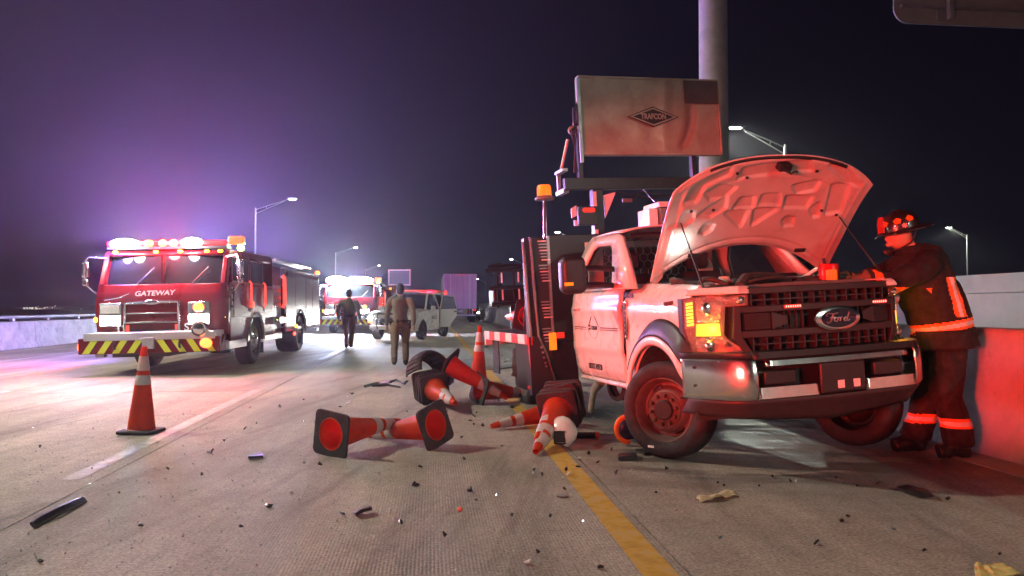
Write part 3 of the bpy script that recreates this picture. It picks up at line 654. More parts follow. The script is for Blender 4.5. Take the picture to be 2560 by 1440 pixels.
# ---- headlights (C-shaped)
def hX(y): return .80 - .30 * max(0, abs(y) - .72) / .26 if abs(y) > .72 else .80
def hpoly(name, pts, sd, m, par, d0, d1):
    n = len(pts); vs = [(hX(y) + d, sd * y, z) for d in (d1, d0) for y, z in pts]
    return MB().add(vs, [tuple(range(n)), tuple(range(n, 2 * n))[::-1]] + [(i, (i + 1) % n, n + (i + 1) % n, n + i) for i in range(n)]).build(name, m, par, fixn=True, smooth=20)
for sd in (-1, 1):
    H = hpoly('headlight', [(.63, 1.335), (.86, 1.345), (1.0, 1.325), (1.0, 1.08), (.965, .885), (.62, .885), (.62, .905), (.77, .99), (.80, 1.04), (.785, 1.245), (.64, 1.25)], sd, m_black, T, -.10, -.03)
    up = hpoly('high_beam', [(.655, 1.325), (.93, 1.33), (.93, 1.135), (.815, 1.135), (.80, 1.26), (.66, 1.262)], sd, m_reflector, H, -.03, -.012)
    hpoly('turn_signal', [(.818, 1.125), (.93, 1.125), (.935, 1.03), (.815, 1.03)], sd, mat('amber_turn_lens', (1, .33, .01), .2, coat=.6, es=3.0, ec=(1, .36, .02)), H, -.03, -.006)
    lo = hpoly('low_beam', [(.81, 1.02), (.935, 1.02), (.945, .90), (.64, .90), (.77, .985)], sd, m_reflector, H, -.03, -.012)
    for y, z, r in ((.87, 1.24, .055), (.70, 1.295, .028), (.87, .955, .045)): MB().ell((hX(y) - .006, sd * y, z), (.02, r, r), 14, 8).build('bulb', m_chrome, H)
    lamp('turn_signal_lamp', 'POINT', (hX(.88) + .05, sd * .89, 1.08), 2.2, (1, .36, .03), T, soft=.03)
    sm = hpoly('side_marker', [(.945, 1.31), (.99, 1.30), (.99, 1.09), (.945, 1.10)], sd, m_greyp, H, -.03, -.012)
    for k in range(7): hpoly('marker_slat', [(.952, 1.295 - k * .027), (.985, 1.288 - k * .027), (.985, 1.272 - k * .027), (.952, 1.278 - k * .027)], sd, m_amberlit, sm, -.012, -.004)
    hpoly('lens', [(.64, 1.33), (.86, 1.34), (.998, 1.32), (.998, 1.08), (.963, .89), (.625, .89), (.77, .985), (.803, 1.04), (.788, 1.255), (.645, 1.255)], sd, m_clear, H, -.002, .006)
# ---- bumper
def bX(y):
    a = abs(y); return .985 - .03 * (a / .7) ** 2 if a < .72 else .953 - .50 * ((a - .72) / .33) ** 1.8
def bgrid(y0, y1, zs, n=20, dz=lambda y: 0.):
    """zs: [(z, dx)]"""
    return MB().grid(lambda u, v: (lambda y, q: (bX(y) + q[1], y, q[0] + dz(y)))(y0 + (y1 - y0) * u, zs[min(len(zs) - 1, round(v * (len(zs) - 1)))]), n, len(zs) - 1)
up_ = lambda y: .035 * sstep(.7, 1.03, abs(y)); lo_ = lambda y: .09 * sstep(.72, 1.04, abs(y))
bp_ = bgrid(-1.045, -.70, [(.86, -.05), (.855, -.01), (.84, 0), (.72, .012), (.60, .01), (.57, -.01), (.55, -.05)], 24).build('bumper', m_chrome, T, thick=.012)
bgrid(.70, 1.045, [(.86, -.05), (.855, -.01), (.84, 0), (.72, .012), (.60, .01), (.57, -.01), (.55, -.05)], 24).build('bumper_corner', m_chrome, bp_, thick=.012)
bgrid(-.70, .70, [(.85, -.16), (.62, -.16)], 12).build('bumper_intake', m_black, bp_)
bgrid(-.72, .72, [(.905, -.12), (.90, -.02), (.862, -.005), (.85, -.02), (.845, -.10)], 24).build('bumper_top_cover', m_black, bp_, thick=.01)
bgrid(-1.04, -.70, [(.905, -.14), (.90, -.03), (.863, -.02)], 12).build('bumper_top_cover', m_black, bp_, thick=.01)
bgrid(.70, 1.04, [(.905, -.14), (.90, -.03), (.863, -.02)], 12).build('bumper_top_cover', m_black, bp_, thick=.01)
bgrid(-.63, .63, [(.842, -.03), (.838, 0), (.805, .005), (.798, -.03)], 24).build('chrome_strip', m_chrome, bp_, thick=.008)
bgrid(-.70, -.20, [(.652, -.04), (.645, 0), (.57, .008), (.552, -.04)], 16).build('chrome_strip', m_chrome, bp_, thick=.008)
bgrid(.22, .70, [(.652, -.04), (.645, 0), (.57, .008), (.552, -.04)], 16).build('chrome_strip', m_chrome, bp_, thick=.008)
for sd in (-1, 1): MB().bb(.80, .93, sd * .35, sd * .62, .66, .76).build('tow_recess', m_black, bp_, bevel=.01)
pl_ = MB().bb(.965, 1.0, -.19, .21, .565, .80).build('plate_bracket', m_black, bp_, bevel=.02)
for y in (-.02, .12): MB().bb(1.0, 1.008, y - .03, y + .03, .60, .66).build('bracket_clip', m_tape_w, pl_, bevel=.006)
for z in (.80, .66): MB().ell((bX(-1.0) + .015, -1.01, z), (.012, .012, .012), 8, 6).build('bolt', m_black, bp_)
MB().grid(lambda u, v: (lambda y: (bX(y) - .03 - .12 * v, y, .552 - (.20 - .08 * abs(y)) * v))(-1.02 + 2.04 * u), 30, 5).build('air_dam', m_grille, T, thick=.012)
MB().bb(-5.2, .75, -.48, -.38, .60, .78).bb(-5.2, .75, .38, .48, .60, .78).build('chassis_rail', m_blackpaint, T)
MB().tube([(0, -.85, .42), (0, .85, .36)], .06, 10).build('front_axle', m_grimy, T)
# ---- wheels
def wheel(y, x, zc, sd, steer=0, name='wheel', rad=.405, wd=.245, front=True, rim=None):
    wt = bpy.data.objects.new(name, None); col.objects.link(wt); wt.parent = T; wt.location = (x, y, zc); wt.rotation_mode = 'ZYX'; wt.rotation_euler = (-rl, 0, steer)
    A = Matrix.Rotation(R(90) * sd * -1, 4, 'X')   # lathe z -> outward
    h = wd / 2
    prof = [(.262, -h * .8), (.285, -h), (.36, -h * 1.02), (rad - .015, -h * .86), (rad, -h * .6), (rad, h * .6), (rad - .015, h * .86), (.36, h * 1.02), (.33, h * 1.03), (.285, h), (.262, h * .8)]
    ty = MB().lathe(prof, 56, A)
    for k in (-.45, -.15, .15, .45): pass
    ty.build('tyre', m_rubber, wt, smooth=50)
    rp = [(.262, -h * .7), (.272, h * .86), (.262, h * .90), (.245, h * .72), (.238, h * .30), (.225, h * .05)]
    if front: rp += [(.20, h * .08), (.175, h * .42), (.15, h * .62), (.115, h * .66)]
    else: rp += [(.18, -h * .3), (.12, -h * .5), (.1, -h * .5)]
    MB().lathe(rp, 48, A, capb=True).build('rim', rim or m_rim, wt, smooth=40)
    if front:
        MB().lathe([(.152, h * .60), (.152, h * .70), (.085, h * .72)], 40, A).build('hub_flange', m_hub, wt)
        MB().lathe([(.085, h * .5), (.085, h * .86), (.075, h * .93), (.001, h * .93)], 32, A).build('hub_cap', m_black, wt)
        for k in range(10):
            a = 2 * math.pi * k / 10 + .2; MB().lathe([(.017, 0), (.017, .02), (.009, .032), (.001, .032)], 8, A @ Matrix.Translation((.119 * math.cos(a), .119 * math.sin(a), h * .72))).build('lug_nut', m_hub, wt)
        for k in range(4):
            a = 2 * math.pi * k / 4 + .55; q = A @ Matrix.Translation((.197 * math.cos(a), .197 * math.sin(a), h * .17)) @ Matrix.Rotation(a, 4, 'Z') @ Matrix.Rotation(R(28), 4, 'Y') @ Matrix.Diagonal((.55, 1.25, .5, 1))
            MB().ell((0, 0, 0), (.042, .042, .03), 14, 8, q).build('hand_hole', m_black, wt)
    MB().box(0, 0, 0, .055, .018, .004, A @ Matrix.Translation((.28 * 1.12 * math.cos(R(-110)), .335 * math.sin(R(-62)) * 1.05, h * 1.045))).build('tyre_label', m_tape_w, wt)
    return wt
wheel(-.93, 0, .402, -1, steer=R(33))
wheel(.93, 0, .315, 1, steer=R(20), rim=m_blackpaint)  # far rim coloured black to stand in for the shade on it
wheel(-1.02, -3.69, .40, -1, front=False); wheel(.95, -3.69, .40, 1, front=False)
# ---- flat bed, bulkhead, stakes
bed = MB().bb(-4.75, -2.42, -1.36, 1.12, .90, .985).build('flat_bed', m_blackpaint, T, bevel=.01)
for k in range(8):
    MB().bb(-4.74 + k * .29, -4.74 + k * .29 + .285, -1.378, -1.364, .87, .985).build('tape_strip', m_tape_r if k % 2 else m_tape_w, bed, bevel=.003)
MB().bb(-4.82, -4.76, -1.36, 1.12, .78, .985).build('bed_sill', m_tape_w, bed)
bk = MB().bb(-2.52, -2.44, -1.12, 1.12, .99, 2.13).build('bulkhead', m_blackpaint, T, bevel=.01)
MB().bb(-2.53, -2.43, -1.40, -1.13, .30, 2.10, TM((0, 0, 0))).build('louvre_backing', m_black, bk)
k = 0
for z0, n in ((2.06, 7), (1.78, 6), (1.36, 6), (1.05, 5)):
    for q in range(n):
        MB().box(-2.42, -1.19 + .006 * q, z0 - q * .036, .03, .10, .014, None).build('louvre', m_steel if k % 3 else m_tape_w, bk); k += 1
MB().bb(-2.44, -2.41, -1.13, -1.10, .98, 2.12).build('bulkhead_edge', m_steel, bk)
for y, x0, tz in ((-1.385, -2.40, 2.06), (-1.30, -2.385, 2.11)):
    MB().tube([(x0, y, .97), (x0 + .01, y - .02, 1.5), (x0, y - .04, tz)], (.018, .022), 8).build('stake_post', m_chrome, T)
MB().bb(-3.3, -2.48, -1.33, -.80, .30, .89).build('tool_box', m_blackpaint, T, bevel=.015)
MB().tube([(-2.42, -1.30, 1.0), (-2.41, -1.20, .75), (-2.42, -1.10, .38)], (.016, .02), 8).build('bent_rail', m_chrome, T)
MB().tube([(-2.46, -1.40, .96), (-2.45, -1.385, .60), (-2.45, -1.38, .40)], (.012, .018), 8).build('bent_rail', m_tape_r, T)
for z in (.62, .66, .72, .78, .84): MB().ell((-2.405, -1.28 + (z - .6) * .2 * -1 + .06, z), (.02, .015, .015), 8, 6).build('bolt', m_steel, T)
MB().bb(-2.415, -2.40, -1.17, -1.08, .80, 1.0).build('amber_marker', m_amber, T, bevel=.006)
MB().bb(-2.415, -2.40, -1.07, -.98, .93, 1.0).build('red_marker', m_redlens, T, bevel=.006)
MB().prism([(-2.44, -1.40), (-2.44, -1.0), (-2.60, -1.0), (-2.60, -1.40)], 'z', .36, .395).build('step_plate', m_tape_r, T)
MB().prism([(-4.5, .40), (-4.18, .40), (-4.16, .86), (-4.48, .86)], 'y', -1.33, -1.315).build('mud_flap', m_rubber, T)
# ---- beacon
bc = MB().tube([(-2.47, -1.13, 2.05), (-2.47, -1.11, 2.56)], .022, 10).build('beacon_pole', m_chrome, T)
MB().lathe([(.115, 0), (.115, .025), (.085, .045)], 20, TM((-2.47, -1.11, 2.545)), capa=True, capb=True).build('beacon_base', m_greyp, bc)
MB().lathe([(.085, 0), (.082, .10), (.07, .125), (.001, .13)], 20, TM((-2.47, -1.11, 2.59))).build('beacon_lens', mat('beacon_amber', (1, .22, .02), .25, coat=.4, es=1.1, ec=(1, .20, .01)), bc)
# ---- arrow board on its frame
ab = bpy.data.objects.new('arrow_board', None); col.objects.link(ab); ab.parent = T
BX = -3.1; BY0, BY1, BZ0, BZ1 = -.345, 1.63, 3.235, 4.20
def bpan(u, v):
    y = BY0 + (BY1 - BY0) * u; z = BZ0 + (BZ1 - BZ0) * v
    d = .012 * noise.noise(Vector((u * 5, v * 2, 1))) + .02 * math.exp(-((u - .57 - .03 * v) / .05) ** 2) * (.4 + .6 * v) - .028 * math.exp(-((u - .80 + .10 * (v - .6) ** 2 * 3) / .03) ** 2) * sstep(.0, .15, v) * (1 - sstep(.6, .72, v))
    return (BX + d, y, z)
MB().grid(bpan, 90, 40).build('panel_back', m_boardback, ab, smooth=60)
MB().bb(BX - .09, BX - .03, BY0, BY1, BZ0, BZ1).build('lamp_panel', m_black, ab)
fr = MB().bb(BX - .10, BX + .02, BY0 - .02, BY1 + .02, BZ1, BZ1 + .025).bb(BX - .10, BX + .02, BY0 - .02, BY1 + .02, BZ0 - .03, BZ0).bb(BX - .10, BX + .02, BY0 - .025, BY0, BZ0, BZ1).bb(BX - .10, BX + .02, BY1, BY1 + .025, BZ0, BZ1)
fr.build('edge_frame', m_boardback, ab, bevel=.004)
MB().bb(BX + .028, BX + .034, BY1 - .50, BY1 - .005, BZ1 - .31, BZ1 - .005).build('dark_patch', mat('dark_patch_plate', (.07, .055, .05), .5, nz=(6, .2)), ab)
LY, LZ = .65, 3.70
MB().prism([(LY - .37, LZ), (LY, LZ + .135), (LY + .37, LZ), (LY, LZ - .135)], 'x', BX + .036, BX + .038).build('emblem_diamond', m_ink, ab)
MB().ring([(BX + .0405, LY + a * .345, LZ + b * .12) for a, b in ((-1, 0), (0, 1), (1, 0), (0, -1))], [(BX + .0405, LY + a * .29, LZ + b * .10) for a, b in ((-1, 0), (0, 1), (1, 0), (0, -1))]).build('emblem_border', m_boardback, ab)
text('TRAFCON', .10, m_boardback, ab, basis((BX + .044, LY, LZ), (0, 1, 0), (0, 0, 1)), extrude=.001, bold=.004, sx=.78)
fm = MB().bb(BX - .12, BX - .04, -.60, 1.30, 2.77, 2.92).build('cross_beam', m_blackpaint, ab, bevel=.006)
MB().bb(BX - .42, BX - .12, -.60, -.52, 2.74, 2.80).bb(BX - .42, BX - .12, -.60, -.52, 3.02, 3.06).build('side_bracket', m_steel, ab, bevel=.004)
for y in (-.36, 1.26): MB().bb(BX - .14, BX - .06, y - .03, y + .03, 2.9, 3.5 if y < 0 else 3.24).build('upright', m_blackpaint, ab, bevel=.004)
MB().bb(BX - .40, BX - .36, -.585, -.54, 2.76, 3.06).build('bracket_post', m_steel, ab)
MB().tube([(BX - .3, -.55, 3.06), (BX - .2, -.47, 3.45)], .022, 8).build('actuator', m_steel, ab)
MB().ell((BX - .05, -.45, 3.53), (.06, .07, .06), 12, 8).ell((BX - .05, -.40, 3.62), (.05, .05, .04), 12, 8).build('junction', mat('brown_junction_box', (.25, .10, .05), .6), ab)
for k in range(4):
    y = -.37 - .02 * k; MB().tube([(BX + .0, -.35, 4.1 - .12 * k), (BX + .03, y - .04, 3.8), (BX + .02, -.40 - .02 * k, 3.60), (BX + .03, -.52 + .03 * k, 3.50), (BX + .02, -.46, 3.3), (BX, -.44 - .015 * k, 2.98)], .009, 6).build('wire', m_black, ab)
MB().bb(BX + .02, BX + .05, -.40, -.36, 3.1, 4.18).build('wire_channel', m_steel, ab)
MB().bb(BX - .18, BX - .06, -.22, -.08, 1.0, 2.77).build('mast', m_blackpaint, ab, bevel=.006)
MB().bb(BX - .05, BX - .045, -.225, -.18, 2.0, 2.25).bb(BX - .05, BX - .045, -.225, -.18, 2.42, 2.74).build('mast_tape', m_tape_w, ab)
MB().prism([(-.05, 2.40), (.12, 2.74), (-.06, 2.70)], 'x', BX - .12, BX - .10).build('gusset', m_tape_w, ab)
lb = MB().bb(BX - .02, BX + .05, -.47, -.21, 2.30, 2.54).build('tail_light_box', m_blackpaint, ab, bevel=.008)
MB().prism(rrect(.17, .06, .03, 5, -.335, 2.49), 'x', BX + .05, BX + .062).build('tail_light', m_redlens, lb)
MB().prism([(-.55, 2.40), (-.48, 2.43), (-.48, 2.56), (-.55, 2.52)], 'x', BX - .02, BX).build('light_bracket', m_tape_w, lb)
MB().bb(BX - .02, BX, -.52, -.48, 2.30, 2.37).build('light_bracket', m_tape_w, lb)
for y0, y1, z in ((.1, .5, 2.74), (.3, .9, 2.70), (.5, 1.1, 2.735)):
    MB().tube([(BX - .08, y0, z), (BX - .05, (y0 + y1) / 2, z - .06), (BX - .08, y1, z)], .012, 6).build('wire', m_black, ab)
MB().box(BX - .05, .25, 2.62, .05, .13, .05, TM((0, 0, 0))).build('flood_light', m_greyp, ab, bevel=.008)
MB().tube([(BX + .02, .45, 2.75), (-2.1, .45, 2.06), (-.62, .04, 1.5)], .003, 4).build('antenna_wire', m_steel, T)
rb = MB().bb(-2.34, -1.95, .10, .62, 2.14, 2.36).build('roof_box', m_greyp, T, bevel=.01)
MB().prism([(-2.36, 2.37), (-1.93, 2.37), (-1.95, 2.43), (-2.34, 2.43)], 'y', .08, .64).build('box_lid', m_tape_w, rb, bevel=.006)
MB().bb(-2.3, -2.0, -.02, .09, 2.10, 2.36).build('box_side', m_tape_w, rb, bevel=.006)
# ---- folded crash cushion frame at the back
ca = bpy.data.objects.new('crash_cushion', None); col.objects.link(ca); ca.parent = T
for z, y0, y1, x in ((1.97, -.98, 1.2, -5.9), (1.90, -1.05, 1.2, -5.8), (1.62, -.98, 1.2, -5.9), (1.36, -.95, 1.2, -5.9)): MB().tube([(x - .25, y0 + .25, z + .05), (x, y0, z), (x, y1, z)], .035, 8).build('rail', m_blackpaint, ca)
for k in range(8):
    y = -.85 + k * .28
    MB().tube([(-5.90, y, 1.30), (-5.90, y, 1.97)], .02, 6).build('rung', m_blackpaint, ca)
    for z in (1.70, 1.42): MB().bb(-5.865, -5.855, y + .06, y + .085, z, z + .17, None).build('reflector', m_tape_w, ca)
for y in (-.6, .8): MB().bb(-5.95, -5.0, y - .05, y + .05, .80, .92).bb(-5.98, -5.88, y - .05, y + .05, .80, 1.4).build('support_arm', m_blackpaint, ca)
MB().bb(-6.3, -5.98, -.9, 1.2, 1.32, 1.6).build('cushion_block', m_blackpaint, ca, bevel=.02)
# tyre and strap under the cab
MB().tube([(-1.62, -.85, .52), (-1.58, -.93, .46), (-1.66, -.95, .40), (-1.70, -.96, .28), (-1.72, -.98, .16)], [(.02, .07), (.03, .05), (.02, .045), (.02, .04), (.015, .03)], 10).build('hanging_strap', mat('dirty_webbing', (.42, .33, .24), .85, nz=(20, .3)), T)
MB().lathe([(.10, -.05), (.15, -.04), (.15, .04), (.10, .05)], 20, TM((-1.45, -.75, .44), (R(90), 0, .3))).build('air_spring', m_rubber, T)
# ================================================================ FIRE ENGINES
m_red = mat('fire_engine_red', (.125, .004, .007), .3, coat=.12, spec=.2, nz=(2, .06))
m_redd = mat('fire_engine_dark_red', (.07, .003, .005), .38, coat=.05, spec=.15)
m_cream = mat('white_body_stripe', (.72, .70, .66), .4)
m_yel = mat('lime_chevron', (.62, .70, .03), .4)
m_tread = mat('tread_plate', (.62, .62, .62), .3, .9, bump=(55, .7))
m_hot_w = mat('white_strobe_lit', (1, 1, 1), .3, es=260, ec=(1, 1, .96)); m_hot_c = mat('cold_strobe_lit', (1, 1, 1), .3, es=260, ec=(.80, .95, 1))
m_hot_r = mat('red_strobe_lit', (1, .05, .03), .3, es=5, ec=(1, .05, .025)); m_hot_o = mat('red_orange_lamp_lit', (1, .2, .05), .3, es=4.5, ec=(1, .17, .03))
m_head = mat('headlight_lit', (1, 1, 1), .3, es=80, ec=(1, .97, .97)); m_yl = mat('amber_lamp_lit', (1, .5, .02), .3, es=10, ec=(1, .55, .02)); m_grn = mat('green_lamp_lit', (.6, 1, .2), .3, es=12, ec=(.62, 1, .22))
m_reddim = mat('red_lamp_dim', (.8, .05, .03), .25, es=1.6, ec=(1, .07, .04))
def engine_wheel(par, x, y, sd, dual=False):
    wt = bpy.data.objects.new('wheel', None); col.objects.link(wt); wt.parent = par; wt.location = (x, y, .51)
    A = Matrix.Rotation(R(90) * sd * -1, 4, 'X'); h = .16 if not dual else .28
    MB().lathe([(.31, -h * .9), (.35, -h), (.46, -h), (.505, -h * .75), (.512, -h * .5), (.512, h * .5), (.505, h * .75), (.46, h), (.35, h), (.31, h * .9)], 44, A).build('tyre', m_rubber, wt, smooth=50)
    MB().lathe([(.31, -h * .5), (.318, h * .88), (.30, h * .92), (.285, h * .6)] + ([(.24, h * .55), (.17, h * .9), (.10, h * .95), (.10, h * 1.15), (.06, h * 1.25), (.001, h * 1.25)] if not dual else [(.25, h * .2), (.18, h * .1), (.12, h * .15), (.12, h * .6), (.08, h * .75), (.001, h * .75)]), 36, A).build('rim', m_chrome, wt, smooth=40)
    for k in range(10):
        a = 2 * math.pi * k / 10; zz = h * .92 if not dual else h * .18
        MB().lathe([(.014, 0), (.012, .03), (.001, .035)], 6, A @ Matrix.Translation((.14 * math.cos(a), .14 * math.sin(a), zz))).build('lug_nut', m_steel, wt)
    return wt
def fire_engine(label, group, main=True):
    E = thing('fire_engine', label, 'fire engine', group=group)
    # cab shell as a loft of (X, half-width) x Z sections
    zs = [(.72, 1.18, 2.00), (1.05, 1.20, 2.03), (1.32, 1.205, 2.03), (1.50, 1.20, 2.0), (1.62, 1.18, 1.96), (1.68, 1.17, 1.94)]
    def cabfront(u, v):
        k = v * (len(zs) - 1); i = min(len(zs) - 2, int(k)); t = k - i; z = zs[i][0] * (1 - t) + zs[i + 1][0] * t; hw = zs[i][1] * (1 - t) + zs[i + 1][1] * t; X = zs[i][2] * (1 - t) + zs[i + 1][2] * t
        a = (2 * u - 1); e = abs(a)
        y = hw * math.copysign(min(1, e * 1.08) ** 1.0, a); x = X - .14 * max(0, (e - .80) / .20) ** 2.2 - .02 * e * e
        return (x, y, z)
    cab = MB().grid(cabfront, 48, 20).build('cab_front', m_red, E, thick=.02)
    # upper posts and roof
    MB().prism([(1.94, 1.68), (1.70, 2.26), (1.62, 2.34), (-1.45, 2.42), (-1.5, 2.36), (-1.5, 2.24), (1.52, 2.20), (1.74, 1.68)], 'y', -1.16, -1.06).build('pillar_panel', m_red, E, bevel=.02, fixn=True)
    MB().prism([(1.94, 1.68), (1.70, 2.26), (1.62, 2.34), (-1.45, 2.42), (-1.5, 2.36), (-1.5, 2.24), (1.52, 2.20), (1.74, 1.68)], 'y', 1.06, 1.16).build('pillar_panel', m_red, E, bevel=.02, fixn=True)
    MB().prism([(1.72, 2.22), (1.74, 2.27), (1.60, 2.36), (-1.45, 2.44), (-1.5, 2.40), (-1.5, 2.30), (1.55, 2.24)], 'y', -1.06, 1.06).build('roof', m_red, E, bevel=.02, fixn=True)
    wsg = MB().grid(lambda u, v: ((1.93 - .22 * v) - .10 * abs(2 * u - 1) ** 3, -1.05 + 2.10 * u, 1.69 + .54 * v), 20, 6).build('windshield', m_glassd, E)
    MB().bb(1.80, 1.945, -.02, .02, 1.69, 2.24, None).build('windshield_post', m_redd, E)
    for y in (-.45, .55): MB().tube([(1.95, y, 1.69), (1.86, y + .28, 2.0)], .012, 6).build('wiper', m_black, wsg)
    # sides with doors
    for sd in (-1, 1):
        def side(u, v):
            x = 1.88 - 3.38 * u; z = .55 + 1.15 * v
            return (x, sd * (1.19 + .015 * math.sin(v * 3.1)), z)
        arch = .60
        mb = MB(); nx = 56; nz_ = 12
        def zb(x): return max(.58, .51 + math.sqrt(max(0, arch * arch - x * x))) if abs(x) < arch else .58
        mb.grid(lambda u, v: (lambda x: (x, sd * 1.195, zb(x) + (1.70 - zb(x)) * v))(1.86 - 3.36 * u), nx, nz_)
        mb.build('cab_side', m_red, E, thick=.02)
        MB().tube([(.60 * math.cos(R(a)), sd * 1.21, .51 + .60 * math.sin(R(a))) for a in range(0, 181, 12)], .03, 8).build('fender_trim', m_chrome, E)
        MB().grid(lambda u, v: (.59 * math.cos(R(180 * u)), sd * (.75 + .44 * v), .51 + .59 * math.sin(R(180 * u))), 20, 1).build('wheel_well', m_black, E)
        for x0, x1 in ((1.62, .42), (.36, -.70)):
            d = MB().bb(x1, x0, sd * 1.208, sd * 1.222, 1.02 if x0 > 1 else 1.08, 1.66).build('door', m_red, E, bevel=.008)
            MB().bb(x1 + .05, x0 - .04, sd * 1.155, sd * 1.172, 1.74, 2.20).build('door_window', m_glassd, d, bevel=.008)
            MB().ring([(x1, sd * 1.176, 1.68), (x0, sd * 1.176, 1.68), (x0, sd * 1.176, 2.25), (x1, sd * 1.176, 2.25)], [(x1 + .05, sd * 1.18, 1.74), (x0 - .04, sd * 1.18, 1.74), (x0 - .04, sd * 1.18, 2.2), (x1 + .05, sd * 1.18, 2.2)]).build('window_trim', m_redd, d, thick=.012)
            MB().tube([(x1 + .12, sd * 1.22, 1.22), (x1 + .12, sd * 1.26, 1.26), (x1 + .12, sd * 1.26, 1.72), (x1 + .12, sd * 1.22, 1.76)], .02, 8).build('grab_handle', m_reddim if main else m_redd, E)  # dim red glow put into the handle's own material
            MB().bb(x1 + .05, x1 + .10, sd * 1.222, sd * 1.235, 1.12, 1.24).build('door_handle', m_chrome, d, bevel=.004)
        MB().bb(-1.48, 1.80, sd * 1.197, sd * 1.207, 1.01, 1.16).build('body_stripe', m_cream, E)
        MB().bb(.68, 1.84, sd * 1.0, sd * 1.19, .42, .58).build('cab_step', m_tread, E, bevel=.01)
        MB().bb(-1.5, -.66, sd * 1.0, sd * 1.19, .44, .60).build('cab_step', m_tread, E, bevel=.01)
        # mirror
        mr_ = MB().tube([(1.70, sd * 1.10, 2.20), (1.86, sd * 1.36, 2.22), (1.92, sd * 1.42, 2.10), (1.90, sd * 1.42, 1.72), (1.80, sd * 1.30, 1.56), (1.78, sd * 1.18, 1.52)], .018, 8).build('mirror_arm', m_chrome, E)
        MB().bb(1.84, 1.92, sd * 1.36, sd * 1.48, 1.84, 2.12).bb(1.84, 1.92, sd * 1.37, sd * 1.47, 1.68, 1.80).build('mirror', m_chrome, mr_, bevel=.02)
        # headlight bezels
        yc = .70 if sd > 0 else -.90
        hb = MB().bb(1.985, 2.06, yc - .20, yc + .20, .90, 1.34).build('headlight_bezel', m_chrome, E, bevel=.012)
        for q in (-1, 1): MB().bb(2.06, 2.075, yc + q * .095 - .085, yc + q * .095 + .085, .93, 1.10).build('headlight', m_head, hb, bevel=.02)
        (MB().ell((2.07, yc, 1.235), (.04, .10, .09), 16, 10) if sd > 0 else MB().bb(2.06, 2.075, yc - .17, yc + .17, 1.15, 1.31)).build('warning_light', m_hot_o if sd > 0 else m_tape_w, hb)
        MB().ell((1.95, sd * 1.13 if sd > 0 else -1.17, 1.04), (.05, .07, .06), 12, 8).build('turn_signal', m_yl, E)
        lamp('headlight_beam', 'SPOT', (2.16, yc, 1.02), 1.0, (1, .97, .95), E, rot=(R(86), 0, R(-90)), spot=R(75), blend=.7, soft=.12)
    MB().bb(-1.52, -1.48, -1.19, 1.19, .6, 2.36).build('cab_back', m_redd, E)
    # grille
    g = MB().ring([(2.05, y, z) for y, z in ((-.66, .77), (.36, .80), (.36, 1.36), (-.66, 1.34))], [(2.05, y, z) for y, z in ((-.62, .80), (.32, .83), (.32, 1.33), (-.62, 1.31))]).build('grille', m_chrome, E, thick=.05)
    MB().bb(2.0, 2.02, -.62, .32, .80, 1.33).build('grille_screen', mat('grille_screen', (.06, .02, .025), .4, .5, nz=(6, .6)), g)
    for z in (.97, 1.14): MB().bb(2.02, 2.075, -.64, .34, z - .012, z + .012).build('grille_bar', m_chrome, g, bevel=.005)
    for y in (-.60, .30): MB().bb(2.03, 2.06, y - .03, y + .03, .80, .92).build('grille_lamp', m_reddim, g)
    MB().ell((2.075, -.15, 1.345), (.02, .16, .045), 20, 8).tube([(2.07, -.6, 1.34), (2.07, -.3, 1.36), (2.07, -.15, 1.38), (2.07, 0, 1.365), (2.07, .32, 1.36)], .014, 6).build('badge', m_chrome, g)
    if main:
        text('Pierce', .075, m_ink, g, basis((2.097, -.15, 1.345), (0, 1, 0), (0, 0, 1)), shear=.25, sx=.9)
        text('GATEWAY', .13, m_cream, E, basis((2.052, -.10, 1.51), (0, 1, .02), (-.12, 0, 1)), shear=.15, sx=1.15, bold=.003, name='cab_lettering')
        text('13', .20, m_cream, E, basis((2.056, -.70, .84), (0, 1, .02), (0, 0, 1)), bold=.004, name='engine_number')
        text('S', .20, m_cream, E, basis((2.056, .48, .86), (0, 1, .02), (0, 0, 1)), bold=.004, name='engine_letter')
        text('T\nE\nA\nM', .13, m_cream, E, basis((1.74, 1.226, 1.36), (-1, 0, 0), (0, 0, 1)), name='side_lettering')
        text('Volunteer', .09, m_ink, E, basis((.95, 1.211, 1.085), (-1, 0, 0), (0, 0, 1)), name='stripe_lettering')
    MB().tube([(2.06, -1.0, 1.40), (2.06, -.75, 1.44), (2.06, -.55, 1.52)], .01, 6).build('trim_strip', m_chrome, E)
    # bumper: tread plate deck, chevron face
    bu = MB().bb(1.98, 2.52, -1.16, 1.14, .66, .80).build('bumper_deck', m_tread, E, bevel=.012)
    fb = MB().bb(2.40, 2.50, -1.26, 1.22, .42, .70).build('bumper', m_red, E, bevel=.01)
    for q in range(5):
        for sd in (-1, 1):
            y0 = sd * (.10 + q * .26) - .02
            if q < 4: MB().prism([(y0, .69), (y0 + sd * .12, .69), (y0 + sd * .29, .43), (y0 + sd * .17, .43)], 'x', 2.501, 2.507).build('chevron', m_yel, fb)
    MB().bb(2.50, 2.56, -.13, .08, .50, .70).build('tow_plate', m_steel, fb, bevel=.006)
    for y in (-.62, .52): MB().tube([(2.50, y, .64), (2.54, y, .60), (2.55, y, .53), (2.50, y, .51)], .02, 8).build('tow_hook', m_black, fb)
    MB().ell((2.52, .98, .58), (.05, .11, .09), 16, 10).build('bumper_light', m_hot_o, fb)
    MB().ell((2.42, -1.27, .55), (.06, .03, .08), 16, 10).build('bumper_light', m_hot_o if main else m_reddim, fb)
